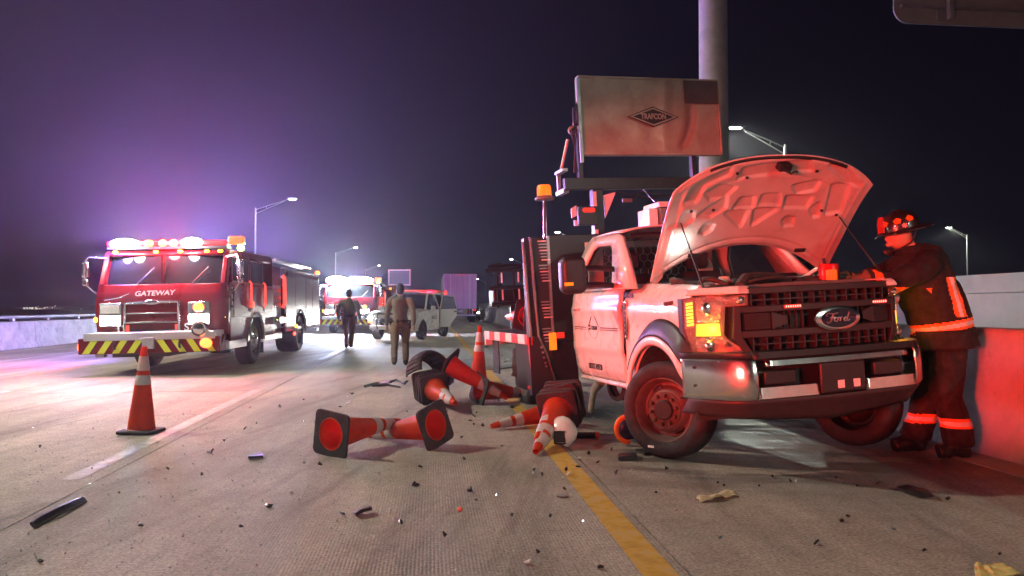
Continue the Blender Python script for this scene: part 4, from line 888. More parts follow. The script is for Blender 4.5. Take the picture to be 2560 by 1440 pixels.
    MB().lathe([(.14, -.12), (.15, .0), (.13, .03), (.10, .02), (.001, .05)], 28, TM((2.52, .86, .84), (0, R(90), 0))).build('siren', m_chrome, fb)
    MB().bb(2.3, 2.42, -1.0, -.85, .36, .44).build('hitch_step', m_steel, fb)
    MB().bb(1.3, 2.2, -.8, .2, .34, .42).bb(-6.8, 2.0, -.5, -.35, .5, .7).bb(-6.8, 2.0, .35, .5, .5, .7).build('chassis', m_black, E)
    MB().prism([(1.98, .42), (2.35, .42), (2.1, .72)], 'y', 1.05, 1.18).build('bumper_wing', m_red, E)
    # light bar
    lbk = MB().bb(1.40, 1.70, -1.12, 1.12, 2.36, 2.42).build('light_bar', m_black, E, bevel=.01)
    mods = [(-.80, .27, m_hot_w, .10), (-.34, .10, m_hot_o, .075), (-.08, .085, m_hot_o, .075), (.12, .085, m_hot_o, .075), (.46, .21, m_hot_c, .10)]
    MB().bb(1.44, 1.70, -1.12, 1.12, 2.42, 2.53).build('lens_housing', mat('red_bar_housing', (.5, .02, .02), .25, coat=.4, es=.5, ec=(1, .05, .03)), lbk, bevel=.03, seg=3)
    for yc, hw, m, h in mods: MB().ell((1.68, yc, 2.475), (.06, hw, h), 20, 10).build('light_module', m, lbk)  # modules rounded and oversized so their shape imitates bloom
    MB().bb(1.50, 1.68, 1.13, 1.42, 2.44, 2.60).build('light_pod', mat('red_dome', (.7, .05, .02), .3, coat=.5, es=2.2, ec=(1, .12, .02)), lbk, bevel=.03)
    for y in (-.95, -.2, .25, .75, 1.0): MB().ell((1.71, y, 2.31), (.03, .05, .03), 10, 6).build('clearance_light', m_yl, E)
    MB().ell((1.2, 1.24, 2.40), (.06, .07, .06), 12, 8).build('scene_light', m_grn, E)
    # pump panel and body
    MB().bb(-2.5, -1.55, -1.15, 1.15, .62, 2.20).build('pump_house', m_redd, E, bevel=.01)
    pp = MB().bb(-2.42, -1.60, 1.151, 1.165, .70, 1.75).build('pump_panel', mat('pump_panel_steel', (.28, .28, .29), .4, .8, nz=(6, .3)), E)
    for k in range(12): MB().lathe([(.05, 0), (.05, .02), (.001, .025)], 12, TM((-1.75 - (k % 4) * .18, 1.166, 1.62 - (k // 4) * .17), (R(-90), 0, 0))).build('gauge', m_chrome, pp)
    for k in range(3): MB().lathe([(.09, 0), (.09, .08), (.075, .14), (.001, .14)], 14, TM((-1.78 - k * .24, 1.166, .90), (R(-90), 0, 0))).build('hose_outlet', m_chrome, pp)
    MB().tube([(-2.46, 1.2, 1.2), (-2.46, 1.25, 1.3), (-2.46, 1.25, 1.95), (-2.46, 1.2, 2.0)], (.03, .05), 8).build('grab_handle', m_reddim if main else m_redd, E)  # this handle also gets a red glow of its own
    MB().bb(-2.52, -1.56, 1.06, 1.16, .45, .60).build('running_board', m_tread, E, bevel=.01)
    for sd in (-1, 1):
        mb = MB(); arch = .62
        def zb(x):
            d = x + 4.4; return max(.60, .51 + math.sqrt(max(0, arch * arch - d * d))) if abs(d) < arch else .60
        mb.grid(lambda u, v: (lambda x: (x, sd * 1.22, zb(x) + (2.16 - zb(x)) * v))(-2.54 - 4.62 * u), 50, 10); mb.build('body_side', m_red, E, thick=.02)
        MB().tube([(-4.4 + .62 * math.cos(R(a)), sd * 1.235, .51 + .62 * math.sin(R(a))) for a in range(0, 181, 12)], .03, 8).build('fender_trim', m_chrome, E)
        for x0, x1 in ((-2.62, -3.7), (-5.1, -6.0), (-6.05, -7.08)):
            rd = MB().bb(x1, x0, sd * 1.231, sd * 1.245, .68 if x0 != -2.62 else .72, 2.02).build('compartment_door', m_redd, E, bevel=.006)
            for k in range(12): MB().bb(x1 + .02, x0 - .02, sd * 1.246, sd * 1.251, .78 + k * .10, .80 + k * .10).build('door_slat', m_redd, rd)
        MB().bb(-5.05, -3.74, sd * 1.231, sd * 1.245, 1.22, 2.02).build('compartment_door', m_redd, E, bevel=.006)
        MB().bb(-7.15, -2.55, sd * 1.16, sd * 1.24, 2.165, 2.22).build('body_rail', m_chrome, E, bevel=.006)
        MB().bb(-7.15, -2.55, sd * 1.222, sd * 1.230, 1.06, 1.20).build('body_stripe', m_cream, E)
        MB().ell((-3.7, sd * 1.25, .72), (.05, .03, .04), 10, 6).build('marker_light', m_yl, E)
        MB().ell((-3.5, sd * 1.25, .52), (.08, .03, .05), 10, 6).build('side_light', m_hot_r, E)
        MB().ell((.42, sd * 1.25, 1.28), (.05, .03, .07), 10, 6).build('side_light', m_hot_r, E)
        MB().ell((-7.1, sd * 1.2, 2.28), (.08, .08, .06), 10, 6).build('rear_beacon', m_hot_o, E)
        engine_wheel(E, 0, sd * 1.02, sd); engine_wheel(E, -4.4, sd * .92, sd, True)
        MB().bb(-5.06, -5.02, sd * .75, sd * 1.15, .16, .62).build('mud_flap', m_rubber, E)
        MB().bb(-.72, -.68, sd * .85, sd * 1.17, .20, .62).build('mud_flap', m_rubber, E)
    MB().bb(-7.18, -2.54, -1.2, 1.2, .62, .70).bb(-7.18, -7.14, -1.2, 1.2, .62, 2.16).bb(-7.1, -2.55, -1.1, 1.1, 1.9, 1.95).build('body_shell', m_redd, E)
    # ladder and hose on top
    ld = MB()
    for y in (.75, 1.0): ld.tube([(-2.6, y, 2.42), (-7.0, y, 2.42)], .03, 6)
    for k in range(13): ld.tube([(-2.8 - k * .33, .75, 2.42), (-2.8 - k * .33, 1.0, 2.42)], .016, 6)
    ld.build('ladder', m_steel, E)
    MB().tube([(-1.7, -.2, 2.2), (-1.7, -.2, 2.5), (-1.55, 0, 2.62), (-1.3, .2, 2.62)], .05, 8).build('deck_gun', m_black, E)
    hz = MB()
    for k in range(7): hz.tube([(-2.7, -.8 + k * .2, 2.0 + .05 * (k % 2)), (-4.5, -.8 + k * .2, 2.06), (-6.9, -.8 + k * .2, 2.0)], (.09, .12), 8)
    hz.build('hose_bed', mat('canvas_hose', (.45, .38, .25), .9, nz=(8, .3)), E)
    MB().bb(-7.45, -7.18, -1.15, 1.15, .48, .56).build('rear_step', m_tread, E)
    return E
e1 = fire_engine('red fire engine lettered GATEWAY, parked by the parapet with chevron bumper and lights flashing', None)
e1.location = (-4.95, 16.5, 0); e1.rotation_euler = (R(1.2), 0, R(-92))
WARM = (1, .95, .85); COLD = (.72, .92, 1.); REDL = (1, .03, .02)
lamp('strobe_white', 'POINT', (1.95, -.72, 2.52), 130, (1, .97, .9), e1, soft=.12)
lamp('strobe_cold', 'POINT', (1.95, .43, 2.52), 130, COLD, e1, soft=.12)
lamp('strobe_red', 'POINT', (1.95, 0, 2.56), 600, (1, .03, .04), e1, soft=.12)
lamp('strobe_blue', 'POINT', (1.95, -1.05, 2.56), 380, (.25, .12, 1), e1, soft=.12)
for xx, yy, pw, cc in ((1.0, -.9, 6800, (.48, .30, 1)), (.6, 0.9, 5600, (.48, .30, 1)), (-3.0, -.9, 8500, (.42, .28, 1)), (-5.5, 0.2, 8000, (.42, .28, 1)), (.8, 0, 4200, (1, .12, .22))):
    lamp('sky_glow_spot', 'SPOT', (xx, yy, 2.66), pw, cc, e1, rot=(0, R(-140), 0), spot=R(150), blend=.9, soft=.10)  # upward spots added to make the haze above the engine glow purple
for cc, xx in (((.25, .15, 1), -1.0), ((1, .08, .25), 1.0), ((.3, .15, 1), -5.0)): lamp('parapet_tint_spot', 'SPOT', (xx, -1.34, 1.5), 1700, cc, e1, rot=(R(-90), 0, 0), spot=R(130), blend=.8, soft=.08)  # spots added on the hidden side to tint the parapet blue and pink
lamp('warning_red', 'SPOT', (2.26, .70, 1.24), 260, (1, .04, .02), e1, rot=(R(90), 0, R(-90)), spot=R(120), blend=.8, soft=.08)
lamp('bumper_red', 'SPOT', (2.62, .98, .58), 220, (1, .05, .02), e1, rot=(R(90), 0, R(-90)), spot=R(120), blend=.8, soft=.08)
lamp('scene_green', 'POINT', (1.3, 1.38, 2.42), 25, (.6, 1, .25), e1, soft=.06)
for c in e1.children:
    if c.name.startswith('headlight_beam'): c.data.energy = 340
# second engine, farther back: a copy without lettering
e2 = copy_tree(e1, None, lights=False)
e2['label'] = 'second red fire engine farther up the road, its white light bar glaring'
for c in list(e2.children):
    if c.name.split('.')[0] in ('cab_lettering', 'engine_letter', 'engine_number', 'side_lettering', 'stripe_lettering'): bpy.data.objects.remove(c)
e2.location = (-3.75, 36.8, 0); e2.rotation_euler = (0, 0, R(-91))
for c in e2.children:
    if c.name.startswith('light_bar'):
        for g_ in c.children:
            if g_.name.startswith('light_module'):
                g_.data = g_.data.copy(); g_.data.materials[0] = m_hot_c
        for yc, hw, h in ((-.62, .50, .19), (.42, .62, .17)): MB().ell((1.70, yc, 2.46), (.08, hw, h), 20, 10).build('light_module', m_hot_c, c)  # big glowing ellipsoids added to imitate the glare of the bar
lamp('strobe_cold', 'POINT', (1.95, -.75, 2.52), 3000, (.50, .70, 1), e2, soft=.15)
lamp('strobe_white', 'POINT', (1.95, -.10, 2.52), 2300, (.72, .88, 1), e2, soft=.15)
lamp('strobe_red', 'POINT', (1.75, -.1, 2.75), 900, (1, .03, .03), e2, soft=.12)
lamp('strobe_blue', 'POINT', (1.6, 0, 2.75), 1500, (.14, .14, 1), e2, soft=.12)
lamp('headlight_beam', 'SPOT', (2.2, 0, 1.02), 2200, (1, .98, .92), e2, rot=(R(86), 0, R(-90)), spot=R(80), blend=.7, soft=.2)
# third engine stands behind the photographer, its red lights wash over the truck and the barrier
e3 = copy_tree(e1, None, lights=False)
e3['label'] = 'third red fire engine standing behind the photographer, red lights on'
for c in list(e3.children):
    if c.name.split('.')[0] in ('cab_lettering', 'engine_letter', 'engine_number', 'side_lettering', 'stripe_lettering'): bpy.data.objects.remove(c)
e3.location = (-7.5, -5.6, 0); e3.rotation_euler = (0, 0, R(74))
for yy, pw in ((-1.25, 7600), (.9, 6800)):
    q = lamp('warning_red', 'SPOT', (2.55, yy, 1.15), pw, (1, .016, .008), e3, rot=(R(93), 0, R(-90 - 31)), spot=R(16), blend=.45, soft=.10)
    q.scale = (4.6, 1, 1)
lamp('strobe_red', 'SPOT', (1.95, -.3, 2.56), 1500, (1, .02, .012), e3, rot=(R(85), 0, R(-90 - 34)), spot=R(50), blend=.8, soft=.2)
for c in e1, e2, e3: c['group'] = 'fire engines on the road'
# ================================================================ POLICE SUV, LORRY, OTHER VEHICLES
m_tan = mat('white_police_paint', (.72, .68, .60), .28, coat=.7, nz=(4, .06), dirt=(4, .6, (.35, .3, .25), .35))
m_tint = mat('tinted_glass', (.012, .012, .014), .05, coat=.4)
S = thing('police_suv', 'white police SUV with raised tailgate and open side door, stopped by the yellow line', 'car', (-1.22, 28.4, 0), (0, 0, R(-90 - 17)))
# body: loft of cross sections along X (front axle at 0, faces +x)
sec = [  # x, half width, z bottom, z belt(shoulder), crown z (hood top)
    (.92, .62, .42, .80, .84), (.86, .80, .36, .92, .97), (.70, .90, .34, 1.00, 1.05), (.35, .96, .34, 1.05, 1.12), (-.2, .98, .34, 1.09, 1.17), (-.62, .985, .34, 1.12, 1.20),
    (-1.2, .985, .34, 1.13, 1.16), (-2.2, .985, .34, 1.15, 1.17), (-3.1, .985, .36, 1.18, 1.19), (-3.6, .96, .42, 1.18, 1.18), (-3.85, .90, .46, 1.12, 1.14)]
def body(u, v):
    k = u * (len(sec) - 1); i = min(len(sec) - 2, int(k)); t = k - i; q = [sec[i][j] * (1 - t) + sec[i + 1][j] * t for j in range(5)]
    x, hw, z0, zb, zc = q; a = v * 2 - 1; e = abs(a); sg = math.copysign(1, a) if a else 1
    if e > .45:
        f = (1 - e) / .55; z = z0 + (zb - z0) * f; y = hw * (1 - .07 * (1 - f) ** 3 - .02 * f)
        for ax in (0, -2.95):
            d2 = math.hypot(x - ax, z - .36)
            if d2 < .44 and z < .80: z = max(z, .36 + math.sqrt(max(0, .44 ** 2 - (x - ax) ** 2)) if abs(x - ax) < .44 else z); 
    else:
        f = e / .45; y = hw * .98 * f; z = zc - (zc - zb) * f ** 3
    return (x, sg * y, z)
MB().grid(body, 100, 40).build('body', m_tan, S, smooth=50)
gh = [(-.55, .80, 1.17), (-1.35, .62, 1.72), (-1.75, .62, 1.77), (-3.1, .62, 1.74), (-3.45, .60, 1.66), (-3.78, .72, 1.18)]
def cabin(u, v):
    k = u * (len(gh) - 1); i = min(len(gh) - 2, int(k)); t = k - i; x, hw, zt = [gh[i][j] * (1 - t) + gh[i + 1][j] * t for j in range(3)]
    a = 2 * v - 1; e = abs(a); sg = 1 if a >= 0 else -1
    if e > .55: f = (1 - e) / .45; z = 1.14 + (zt - 1.14) * f; y = .93 + (hw + .06 - .93) * f
    else: f = e / .55; y = (hw + .06) * f; z = zt + .03 * (1 - f * f)
    return (x, sg * y, max(z, 1.12))
MB().grid(cabin, 50, 30).build('glasshouse', m_tint, S, smooth=40)
MB().grid(lambda u, v: (-1.36 - 1.85 * u, -.66 + 1.32 * v, 1.775 + .03 * math.sin(math.pi * v) + .012 * math.sin(math.pi * u)), 10, 10).build('roof', m_tan, S, thick=.03)
for sd in (-1, 1):
    for (xa, za, ya), (xb, zb_, yb) in (((-.50, 1.16, .86), (-1.38, 1.77, .66)), ((-1.38, 1.77, .67), (-3.2, 1.77, .67)), ((-2.05, 1.16, .95), (-2.1, 1.77, .69)), ((-3.2, 1.77, .67), (-3.72, 1.18, .88))):
        MB().tube([(xa, sd * ya, za), (xb, sd * yb, zb_)], (.03, .045), 8).build('pillar', m_tan, S)
    MB().prism([(.88, .84), (.58, .98), (.50, .88), (.84, .76)], 'y', sd * .66, sd * .93).build('headlamp', m_head if sd < 0 else m_clear, S, bevel=.01)
    MB().bb(-.92, -.76, sd * .98, sd * 1.16, 1.12, 1.28).build('door_mirror', m_tan, S, bevel=.04)
    for x in (0, -2.95):
        wt = bpy.data.objects.new('wheel', None); col.objects.link(wt); wt.parent = S; wt.location = (x, sd * .86, .37)
        A = Matrix.Rotation(R(90) * sd * -1, 4, 'X')
        MB().lathe([(.24, -.12), (.33, -.125), (.365, -.08), (.37, .08), (.33, .125), (.24, .12)], 32, A).build('tyre', m_rubber, wt, smooth=50)
        MB().lathe([(.25, -.05), (.25, .11), (.22, .06), (.08, .07), (.06, .10), (.001, .10)], 28, A).build('rim', m_black, wt)
# push bumper, grille, roof bar
MB().bb(.90, .95, -.42, .42, .66, .82).build('grille', m_black, S, bevel=.02)
pb = MB().tube([(1.0, -.5, .42), (1.08, -.5, .60), (1.08, -.46, .98), (1.08, .46, .98), (1.08, .5, .60), (1.0, .5, .42)], .03, 8).tube([(1.08, -.5, .68), (1.08, .5, .68)], .03, 8).build('push_bumper', m_black, S)
MB().bb(.88, .99, -.84, .84, .40, .56).build('front_bumper', m_tan, S, bevel=.04)
MB().bb(1.09, 1.11, .12, .32, .50, .66).build('number_plate', m_tape_w, S)
rbar = MB().bb(-1.62, -1.38, -.58, .58, 1.84, 1.92).build('light_bar', mat('light_bar_red', (.8, .05, .03), .25, es=.4, ec=(1, .12, .06)), S, bevel=.03)
# raised tailgate
def tg(u, v):
    y = -.66 + 1.32 * v; return (-3.15 - .98 * u, y, 1.80 + .30 * u - .22 * u * u + .05 * (1 - (2 * v - 1) ** 2))
MB().grid(tg, 10, 14).build('tailgate', mat('tailgate_panel', (.62, .14, .10), .35, coat=.5), S, thick=.05)
MB().ell((-4.0, .66, 1.84), (.10, .07, .10), 10, 8).build('tail_lamp', m_reddim, S)
# open rear side door (image right)
D = bpy.data.objects.new('open_door', None); col.objects.link(D); D.parent = S; D.location = (-2.0, .99, 0); D.rotation_euler = (0, 0, R(-28))
dp_ = [(0, .42), (-.55, .42), (-.72, .62), (-.98, .86), (-1.0, 1.16), (0, 1.12)]
MB().prism(dp_, 'y', -.02, .03).build('door_skin', m_tan, D, bevel=.012, fixn=True)
MB().prism([(0, 1.13), (-1.0, 1.17), (-.80, 1.66), (-.15, 1.68)], 'y', -.01, .02).build('door_glass', m_tint, D)
MB().tube([(0, .01, 1.12), (-.15, .01, 1.69), (-.80, .01, 1.67), (-1.0, .01, 1.16)], .025, 8).build('door_frame', m_tan, D)
MB().bb(-.95, -.80, .03, .05, 1.02, 1.06).build('door_handle', m_black, D)
text('POLICE', .20, m_ink, S, basis((-1.2, 1.0, .82), (-1, 0, 0), (0, 0, 1)), name='door_lettering')
for cc, yy in (((.12, .08, 1), -.4), ((1, .05, .22), .4)): lamp('roof_beacon_beam', 'SPOT', (-1.5, yy, 2.02), 3200, cc, S, rot=(0, R(91), R(-8 + 17)), spot=R(26), blend=.8, soft=.1)
lamp('headlamp_beam', 'SPOT', (1.15, -.78, .90), 500, (1, .97, .9), S, rot=(R(84), 0, R(-90)), spot=R(70), blend=.7, soft=.1)

# ---- semi trailer far ahead
m_trail = mat('trailer_aluminium', (.50, .48, .52), .4, .4, nz=(3, .15)); m_trd = mat('trailer_door', (.48, .46, .50), .45, .2, nz=(4, .1))
L_ = thing('box_trailer', 'white box trailer standing far up the shoulder, its rear doors lit purple', 'trailer', (2.15, 57, 0))
MB().bb(-1.28, 1.28, .02, 13, 1.05, 3.75).build('box', m_trail, L_, bevel=.03)
for sd in (-1, 1):
    d = MB().bb(sd * .03 if sd > 0 else -1.2, 1.2 if sd > 0 else -.03, -.03, .015, 1.15, 3.62).build('rear_door', m_trd, L_, bevel=.01)
    for x in (.25, .95): MB().tube([(sd * x, -.06, 1.15), (sd * x, -.06, 3.62)], .022, 6).build('lock_rod', m_steel, d)
    for z in (1.5, 2.4, 3.3): MB().bb(sd * 1.13, sd * 1.24, -.05, -.03, z, z + .1).build('door_hinge', m_steel, d)
    MB().bb(sd * .70, sd * .78, -.10, -.02, .55, 3.70).build('frame_post', mat('pinkish_post', (.66, .60, .60), .5), L_)  # frame posts in one pinkish base colour
    MB().bb(sd * 1.0, sd * 1.2, -.05, -.03, .92, 1.0).build('tail_lamp', m_reddim, L_)
    for y in (1.2, 2.5):
        wt = MB().lathe([(.25, -.2), (.5, -.2), (.5, .2), (.25, .2), (.1, .1)], 24, TM((sd * 1.0, y, .5), (0, R(90), 0))).build('wheel', m_rubber, L_)
MB().bb(-1.2, 1.2, -.02, .06, .50, .62).bb(-1.0, -.9, 0, .1, .5, 1.05).bb(.9, 1.0, 0, .1, .5, 1.05).build('underride_guard', m_tape_w, L_)
MB().bb(-.2, .2, -.06, -.03, .78, .95).build('number_plate', m_tape_w, L_)
for x in (-.3, 0, .3): MB().ell((x, -.02, 3.68), (.06, .03, .03), 8, 6).build('clearance_lamp', m_reddim, L_)
# car with headlights beside the trailer
c2 = thing('sedan', 'small dark car with its headlights on beside the box trailer', 'car', (4.0 - .1, 66, 0))
MB().prism([(-.0, .30), (0, .72), (.9, .92), (1.6, 1.40), (3.2, 1.42), (4.0, 1.0), (4.4, .95), (4.4, .30)], 'x', -.55, .35).build('body', m_blackpaint, c2, bevel=.06, fixn=True)
for x in (-.42, .22): MB().ell((x, -.02, .66), (.10, .06, .07), 10, 6).build('headlamp', m_head, c2)
for y in (.8, 3.5):
    for x in (-.5, .3): MB().lathe([(.15, -.1), (.32, -.1), (.32, .1), (.15, .1), (.01, .08)], 20, TM((x, y, .32), (0, R(90), 0))).build('wheel', m_rubber, c2)

# ---- second arrow-board truck behind the SUV
A2 = thing('arrow_board_truck', 'dark truck carrying a red-framed message board on a mast, behind the police SUV', 'truck', (-1.9, 43, 0))
MB().bb(-1.15, 1.15, .4, 5.5, .7, 1.0).build('bed', m_blackpaint, A2, bevel=.02)
MB().bb(-1.0, 1.0, 5.5, 7.4, .6, 2.0).build('cab', m_blackpaint, A2, bevel=.12, seg=3)
MB().tube([(-.3, .8, 1.0), (-.3, .8, 2.6)], .06, 8).tube([(.3, .8, 1.0), (.3, .8, 2.6)], .06, 8).build('mast', mat('reddish_post', (.6, .25, .2), .5), A2)  # mast posts in one reddish base colour
MB().bb(-.62, .62, .72, .80, 2.50, 3.38).build('board', m_black, A2)
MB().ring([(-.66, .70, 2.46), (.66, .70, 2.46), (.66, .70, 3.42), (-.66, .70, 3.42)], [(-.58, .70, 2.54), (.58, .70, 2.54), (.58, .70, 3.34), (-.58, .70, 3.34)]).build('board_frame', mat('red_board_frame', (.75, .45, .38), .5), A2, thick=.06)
MB().bb(-1.2, 1.2, .34, .40, .62, .76).build('bumper', m_tape_r, A2)
for sd in (-1, 1):
    for y in (1.6, 6.4): MB().lathe([(.18, -.15), (.42, -.15), (.42, .15), (.18, .15), (.02, .1)], 22, TM((sd * .95, y, .42), (0, R(90), 0))).build('wheel', m_rubber, A2)
    MB().ell((sd * .95, .36, 1.2), (.07, .04, .07), 10, 6).build('amber_lamp', m_yl, A2)
# ---- white car headlights left of engine two
c3 = thing('pickup_truck', 'dark pickup with glaring white headlights between the two fire engines', 'truck', (-6.35, 41, 0))
MB().prism([(0, .45), (0, 1.05), (1.2, 1.15), (1.8, 1.80), (3.4, 1.85), (3.7, 1.2), (5.4, 1.15), (5.4, .45)], 'x', -.95, .95).build('body', m_blackpaint, c3, bevel=.08, fixn=True)
for x in (-.7, .7): MB().ell((x, -.03, .88), (.16, .06, .10), 12, 8).build('headlamp', m_head, c3)
for y in (.9, 4.3):
    for x in (-.9, .9): MB().lathe([(.18, -.12), (.4, -.12), (.4, .12), (.18, .12), (.02, .1)], 20, TM((x, y, .4), (0, R(90), 0))).build('wheel', m_rubber, c3)
# ================================================================ TRAFFIC CONES, TYRE SCRAP, DEBRIS
m_cone = mat('cone_orange_pvc', (.86, .10, .022), .45, nz=(5, .14), dirt=(7, .56, (.28, .06, .03), .6), transl=.55)
m_conebase = mat('cone_black_rubber', (.03, .028, .03), .7, nz=(10, .3), dirt=(8, .55, (.09, .08, .075), .6))
m_collar = mat('cone_reflective_collar', (.56, .49, .46), .45, nz=(12, .15), dirt=(10, .55, (.5, .2, .12), .5))
cproto = bpy.data.objects.new('traffic_cone', None); col.objects.link(cproto); cproto.empty_display_size = .2
def rc(z): return .138 - (.138 - .030) * (z - .03) / .87
ob = MB(); ob.lathe([(.135, 0), (.15, .012), (.15, .03), (rc(.04), .04), (rc(.35), .35), (rc(.6), .6), (rc(.88), .88), (.026, .905), (.019, .905), (.018, .88), (rc(.6) - .006, .6), (rc(.35) - .006, .35), (rc(.04) - .006, .04), (.126, 0), (.135, 0)], 30)
ob.build('cone_body', m_cone, cproto, smooth=45)
bs = MB(); n_ = 56
def sq(a, h, r):
    c, s_ = abs(math.cos(a)), abs(math.sin(a)); t = h / max(c, s_); x, y = c * t, s_ * t; k = h - r
    if x > k and y > k:
        d = Vector((c, s_)); q = Vector((k, k)); bq = d.dot(q); t = bq + math.sqrt(max(0, bq * bq - q.length_squared + r * r))
    return (t * math.cos(a), t * math.sin(a))
an_ = [2 * math.pi * i / n_ for i in range(n_)]
o1 = [sq(a, .19, .045) for a in an_]; o1b = [sq(a, .182, .04) for a in an_]; o2 = [(.139 * math.cos(a), .139 * math.sin(a)) for a in an_]
bs.add([(p[0], p[1], 0) for p in o1] + [(p[0], p[1], 0) for p in o2] + [(p[0], p[1], .022) for p in o1] + [(p[0], p[1], .03) for p in o1b] + [(p[0], p[1], .034) for p in o2],
       [f for i in range(n_) for f in ((i, n_ + i, n_ + (i + 1) % n_, (i + 1) % n_), (i, (i + 1) % n_, 2 * n_ + (i + 1) % n_, 2 * n_ + i), (2 * n_ + i, 2 * n_ + (i + 1) % n_, 3 * n_ + (i + 1) % n_, 3 * n_ + i), (3 * n_ + i, 3 * n_ + (i + 1) % n_, 4 * n_ + (i + 1) % n_, 4 * n_ + i), (n_ + i, 4 * n_ + i, 4 * n_ + (i + 1) % n_, n_ + (i + 1) % n_))])
bs.build('cone_base', m_conebase, cproto, smooth=30)
for z0, z1 in ((.50, .60), (.65, .80)):
    MB().lathe([(rc(z0) + .001, z0), (rc(z0) + .003, z0 + .003), (rc(z1) + .003, z1 - .003), (rc(z1) + .001, z1)], 30).build('collar', m_collar, cproto)
used_c = []
def cone(pos, axis, spin, label, group=None, s=1.):
    c = cproto if not used_c else copy_tree(cproto); used_c.append(c)
    ax = Vector(axis).normalized(); q = ax.to_track_quat('Z', 'Y'); c.rotation_mode = 'QUATERNION'
    from mathutils import Quaternion
    c.rotation_quaternion = q @ Quaternion((0, 0, 1), spin); c.location = pos; c.scale = (s, s, s)
    for k in ('group',):
        if k in c: del c[k]
    tag(c, label, 'traffic cone', group); return c
_fw = Vector((math.sin(R(6.17)), math.cos(R(6.17)), 0)); _rt = Vector((math.cos(R(6.17)), -math.sin(R(6.17)), 0))
def CW(px, d, z): return _rt * ((px - 1280) / 1850 * d) + _fw * d + Vector((0, 0, z))
def cv(a, b, c): return _rt * a + _fw * b + Vector((0, 0, c))     # camera-aligned direction to world
CG = 'traffic cones thrown across the road'
cone(G(353, 1081) + Vector((0, 0, .004)), (.015, .02, 1), .55, 'dirty orange traffic cone standing upright alone in front of the fire engine', CG, .95)
cone(G(1196, 958) + Vector((0, 0, .004)), (0.02, 0, 1), .3, 'orange traffic cone standing upright between the yellow line and the crashed truck', CG, 1.04)
cone(CW(828, 6.28, .188), cv(.48, .80, -.012), .10, 'fallen cone showing its red hollow inside, tip resting on another fallen cone', CG)
cone(CW(1091, 6.66, .205), cv(-.70, .50, -.17), -.25, 'fallen cone lying with its collars crossing under another cone, hollow end tilted', CG)
# nested stack lying on its side
ORD = ('first', 'second', 'third', 'fourth', 'fifth', 'sixth')
for k in range(6):
    d = (cv(.38, -.90, -.06) + Vector((random.uniform(-.03, .03), 0, random.uniform(-.02, .02)))).normalized(); d0 = cv(.38, -.90, -.06).normalized()
    cone(CW(1088, 9.55, .20) - d0 * (.078 * k) + cv(random.uniform(-.012, .012), 0, 0), d, .12 + random.uniform(-.08, .08), 'front cone of the nested stack lying on its side under the torn tyre' if k == 0 else ORD[k] + ' black cone base back from the front of the stack under the torn tyre', 'nested fallen cones')
cone(CW(1122, 9.75, .50), cv(.86, -.25, -.46), .5, 'orange cone tipped over the nested stack, pointing down to the right', CG)
cone(CW(1196, 9.62, .19), cv(.80, .50, -.13), .3, 'fallen cone behind the pile pointing towards the truck, collars smeared black', CG)
for k in range(5):
    d0 = cv(-.27, -.82, -.225).normalized(); d = (d0 + Vector((random.uniform(-.04, .04), 0, random.uniform(-.03, .03)))).normalized()
    cone(CW(1396, 7.15, .27) - d0 * (.078 * k) + cv(random.uniform(-.012, .012), 0, 0), d, .2 + random.uniform(-.1, .12), 'big cone pointing down beside the white hard hat, front of its stack' if k == 0 else ORD[k] + ' black cone base back from the front of the stack by the hard hat', 'nested cones by the hard hat')
cone(CW(1392, 7.95, .15), cv(-.75, -.36, -.12), .7, 'fallen cone half hidden behind the nested stack beside the hard hat', CG, .86)
# two cones still lying on the flat bed
cone(TRM @ Vector((-2.95, -1.10, 1.185)), cv(-.25, .92, .02), .05, 'cone lying on the flat bed with its dark red hollow end facing out', CG)
cone(TRM @ Vector((-3.35, -1.12, 1.185)), cv(-.30, .9, -.02), .2, 'second cone lying on the flat bed, mostly behind the first', CG)
cone(G(1243, 858) + Vector((0, 0, .19)), cv(.5, -.75, -.14), .4, 'crumpled dark cone lying in the road beyond the flat bed', CG, .9)
# torn tyre on the pile
def torn(u, v):
    a = R(200 * u - 10); w_ = (v - .5) * 2; r = .33 - .05 * abs(w_) ** 4 - .012 * (math.sin(a * 30) > .55) * (abs(w_) < .8)
    return Vector((r * math.cos(a), .15 * w_, r * math.sin(a)))
tt = MB().grid(torn, 120, 14, TM((0, 0, 0), (0, 0, 0))).build('torn_tyre', m_rubber, None, thick=.02)
tt.location = CW(1076, 9.9, .34); tt.rotation_euler = (R(-25), R(20), R(38)); tag(tt, 'torn black tyre tread arched over the stack of fallen cones', 'tyre')
# shredded rear tyre beside the bed
def shred(u, v):
    a = R(160 * u - 60); w_ = (v - .5) * 2; r = .40 - .04 * abs(w_) ** 4; e = .05 * noise.noise(Vector((a * 3, w_ * 2, 3)))
    return Vector((r * math.cos(a) + e, .11 * w_ + e, r * math.sin(a)))
st_ = MB().grid(shred, 50, 10).build('shredded_tyre', m_rubber, None, thick=.018); st_.location = CW(1315, 10.2, .40); st_.rotation_euler = (0, R(-90), R(70)); tag(st_, 'shredded tyre carcass standing beside the rear of the crashed truck', 'tyre')
# belt / strap lying on the road
bp = [G(912, 967, .012), G(945, 958, .012), G(975, 955, .05), G(990, 950, .07), G(1010, 960, .03), G(1018, 952, .04)]
o = MB().tube(bp, (.012, .03), 6).tube([G(930, 965, .012), G(968, 962, .03), G(1000, 968, .012)], (.01, .03), 6).build('black_strap', m_black); tag(o, 'twisted black strap lying on the road beside the cone stack', 'strap')
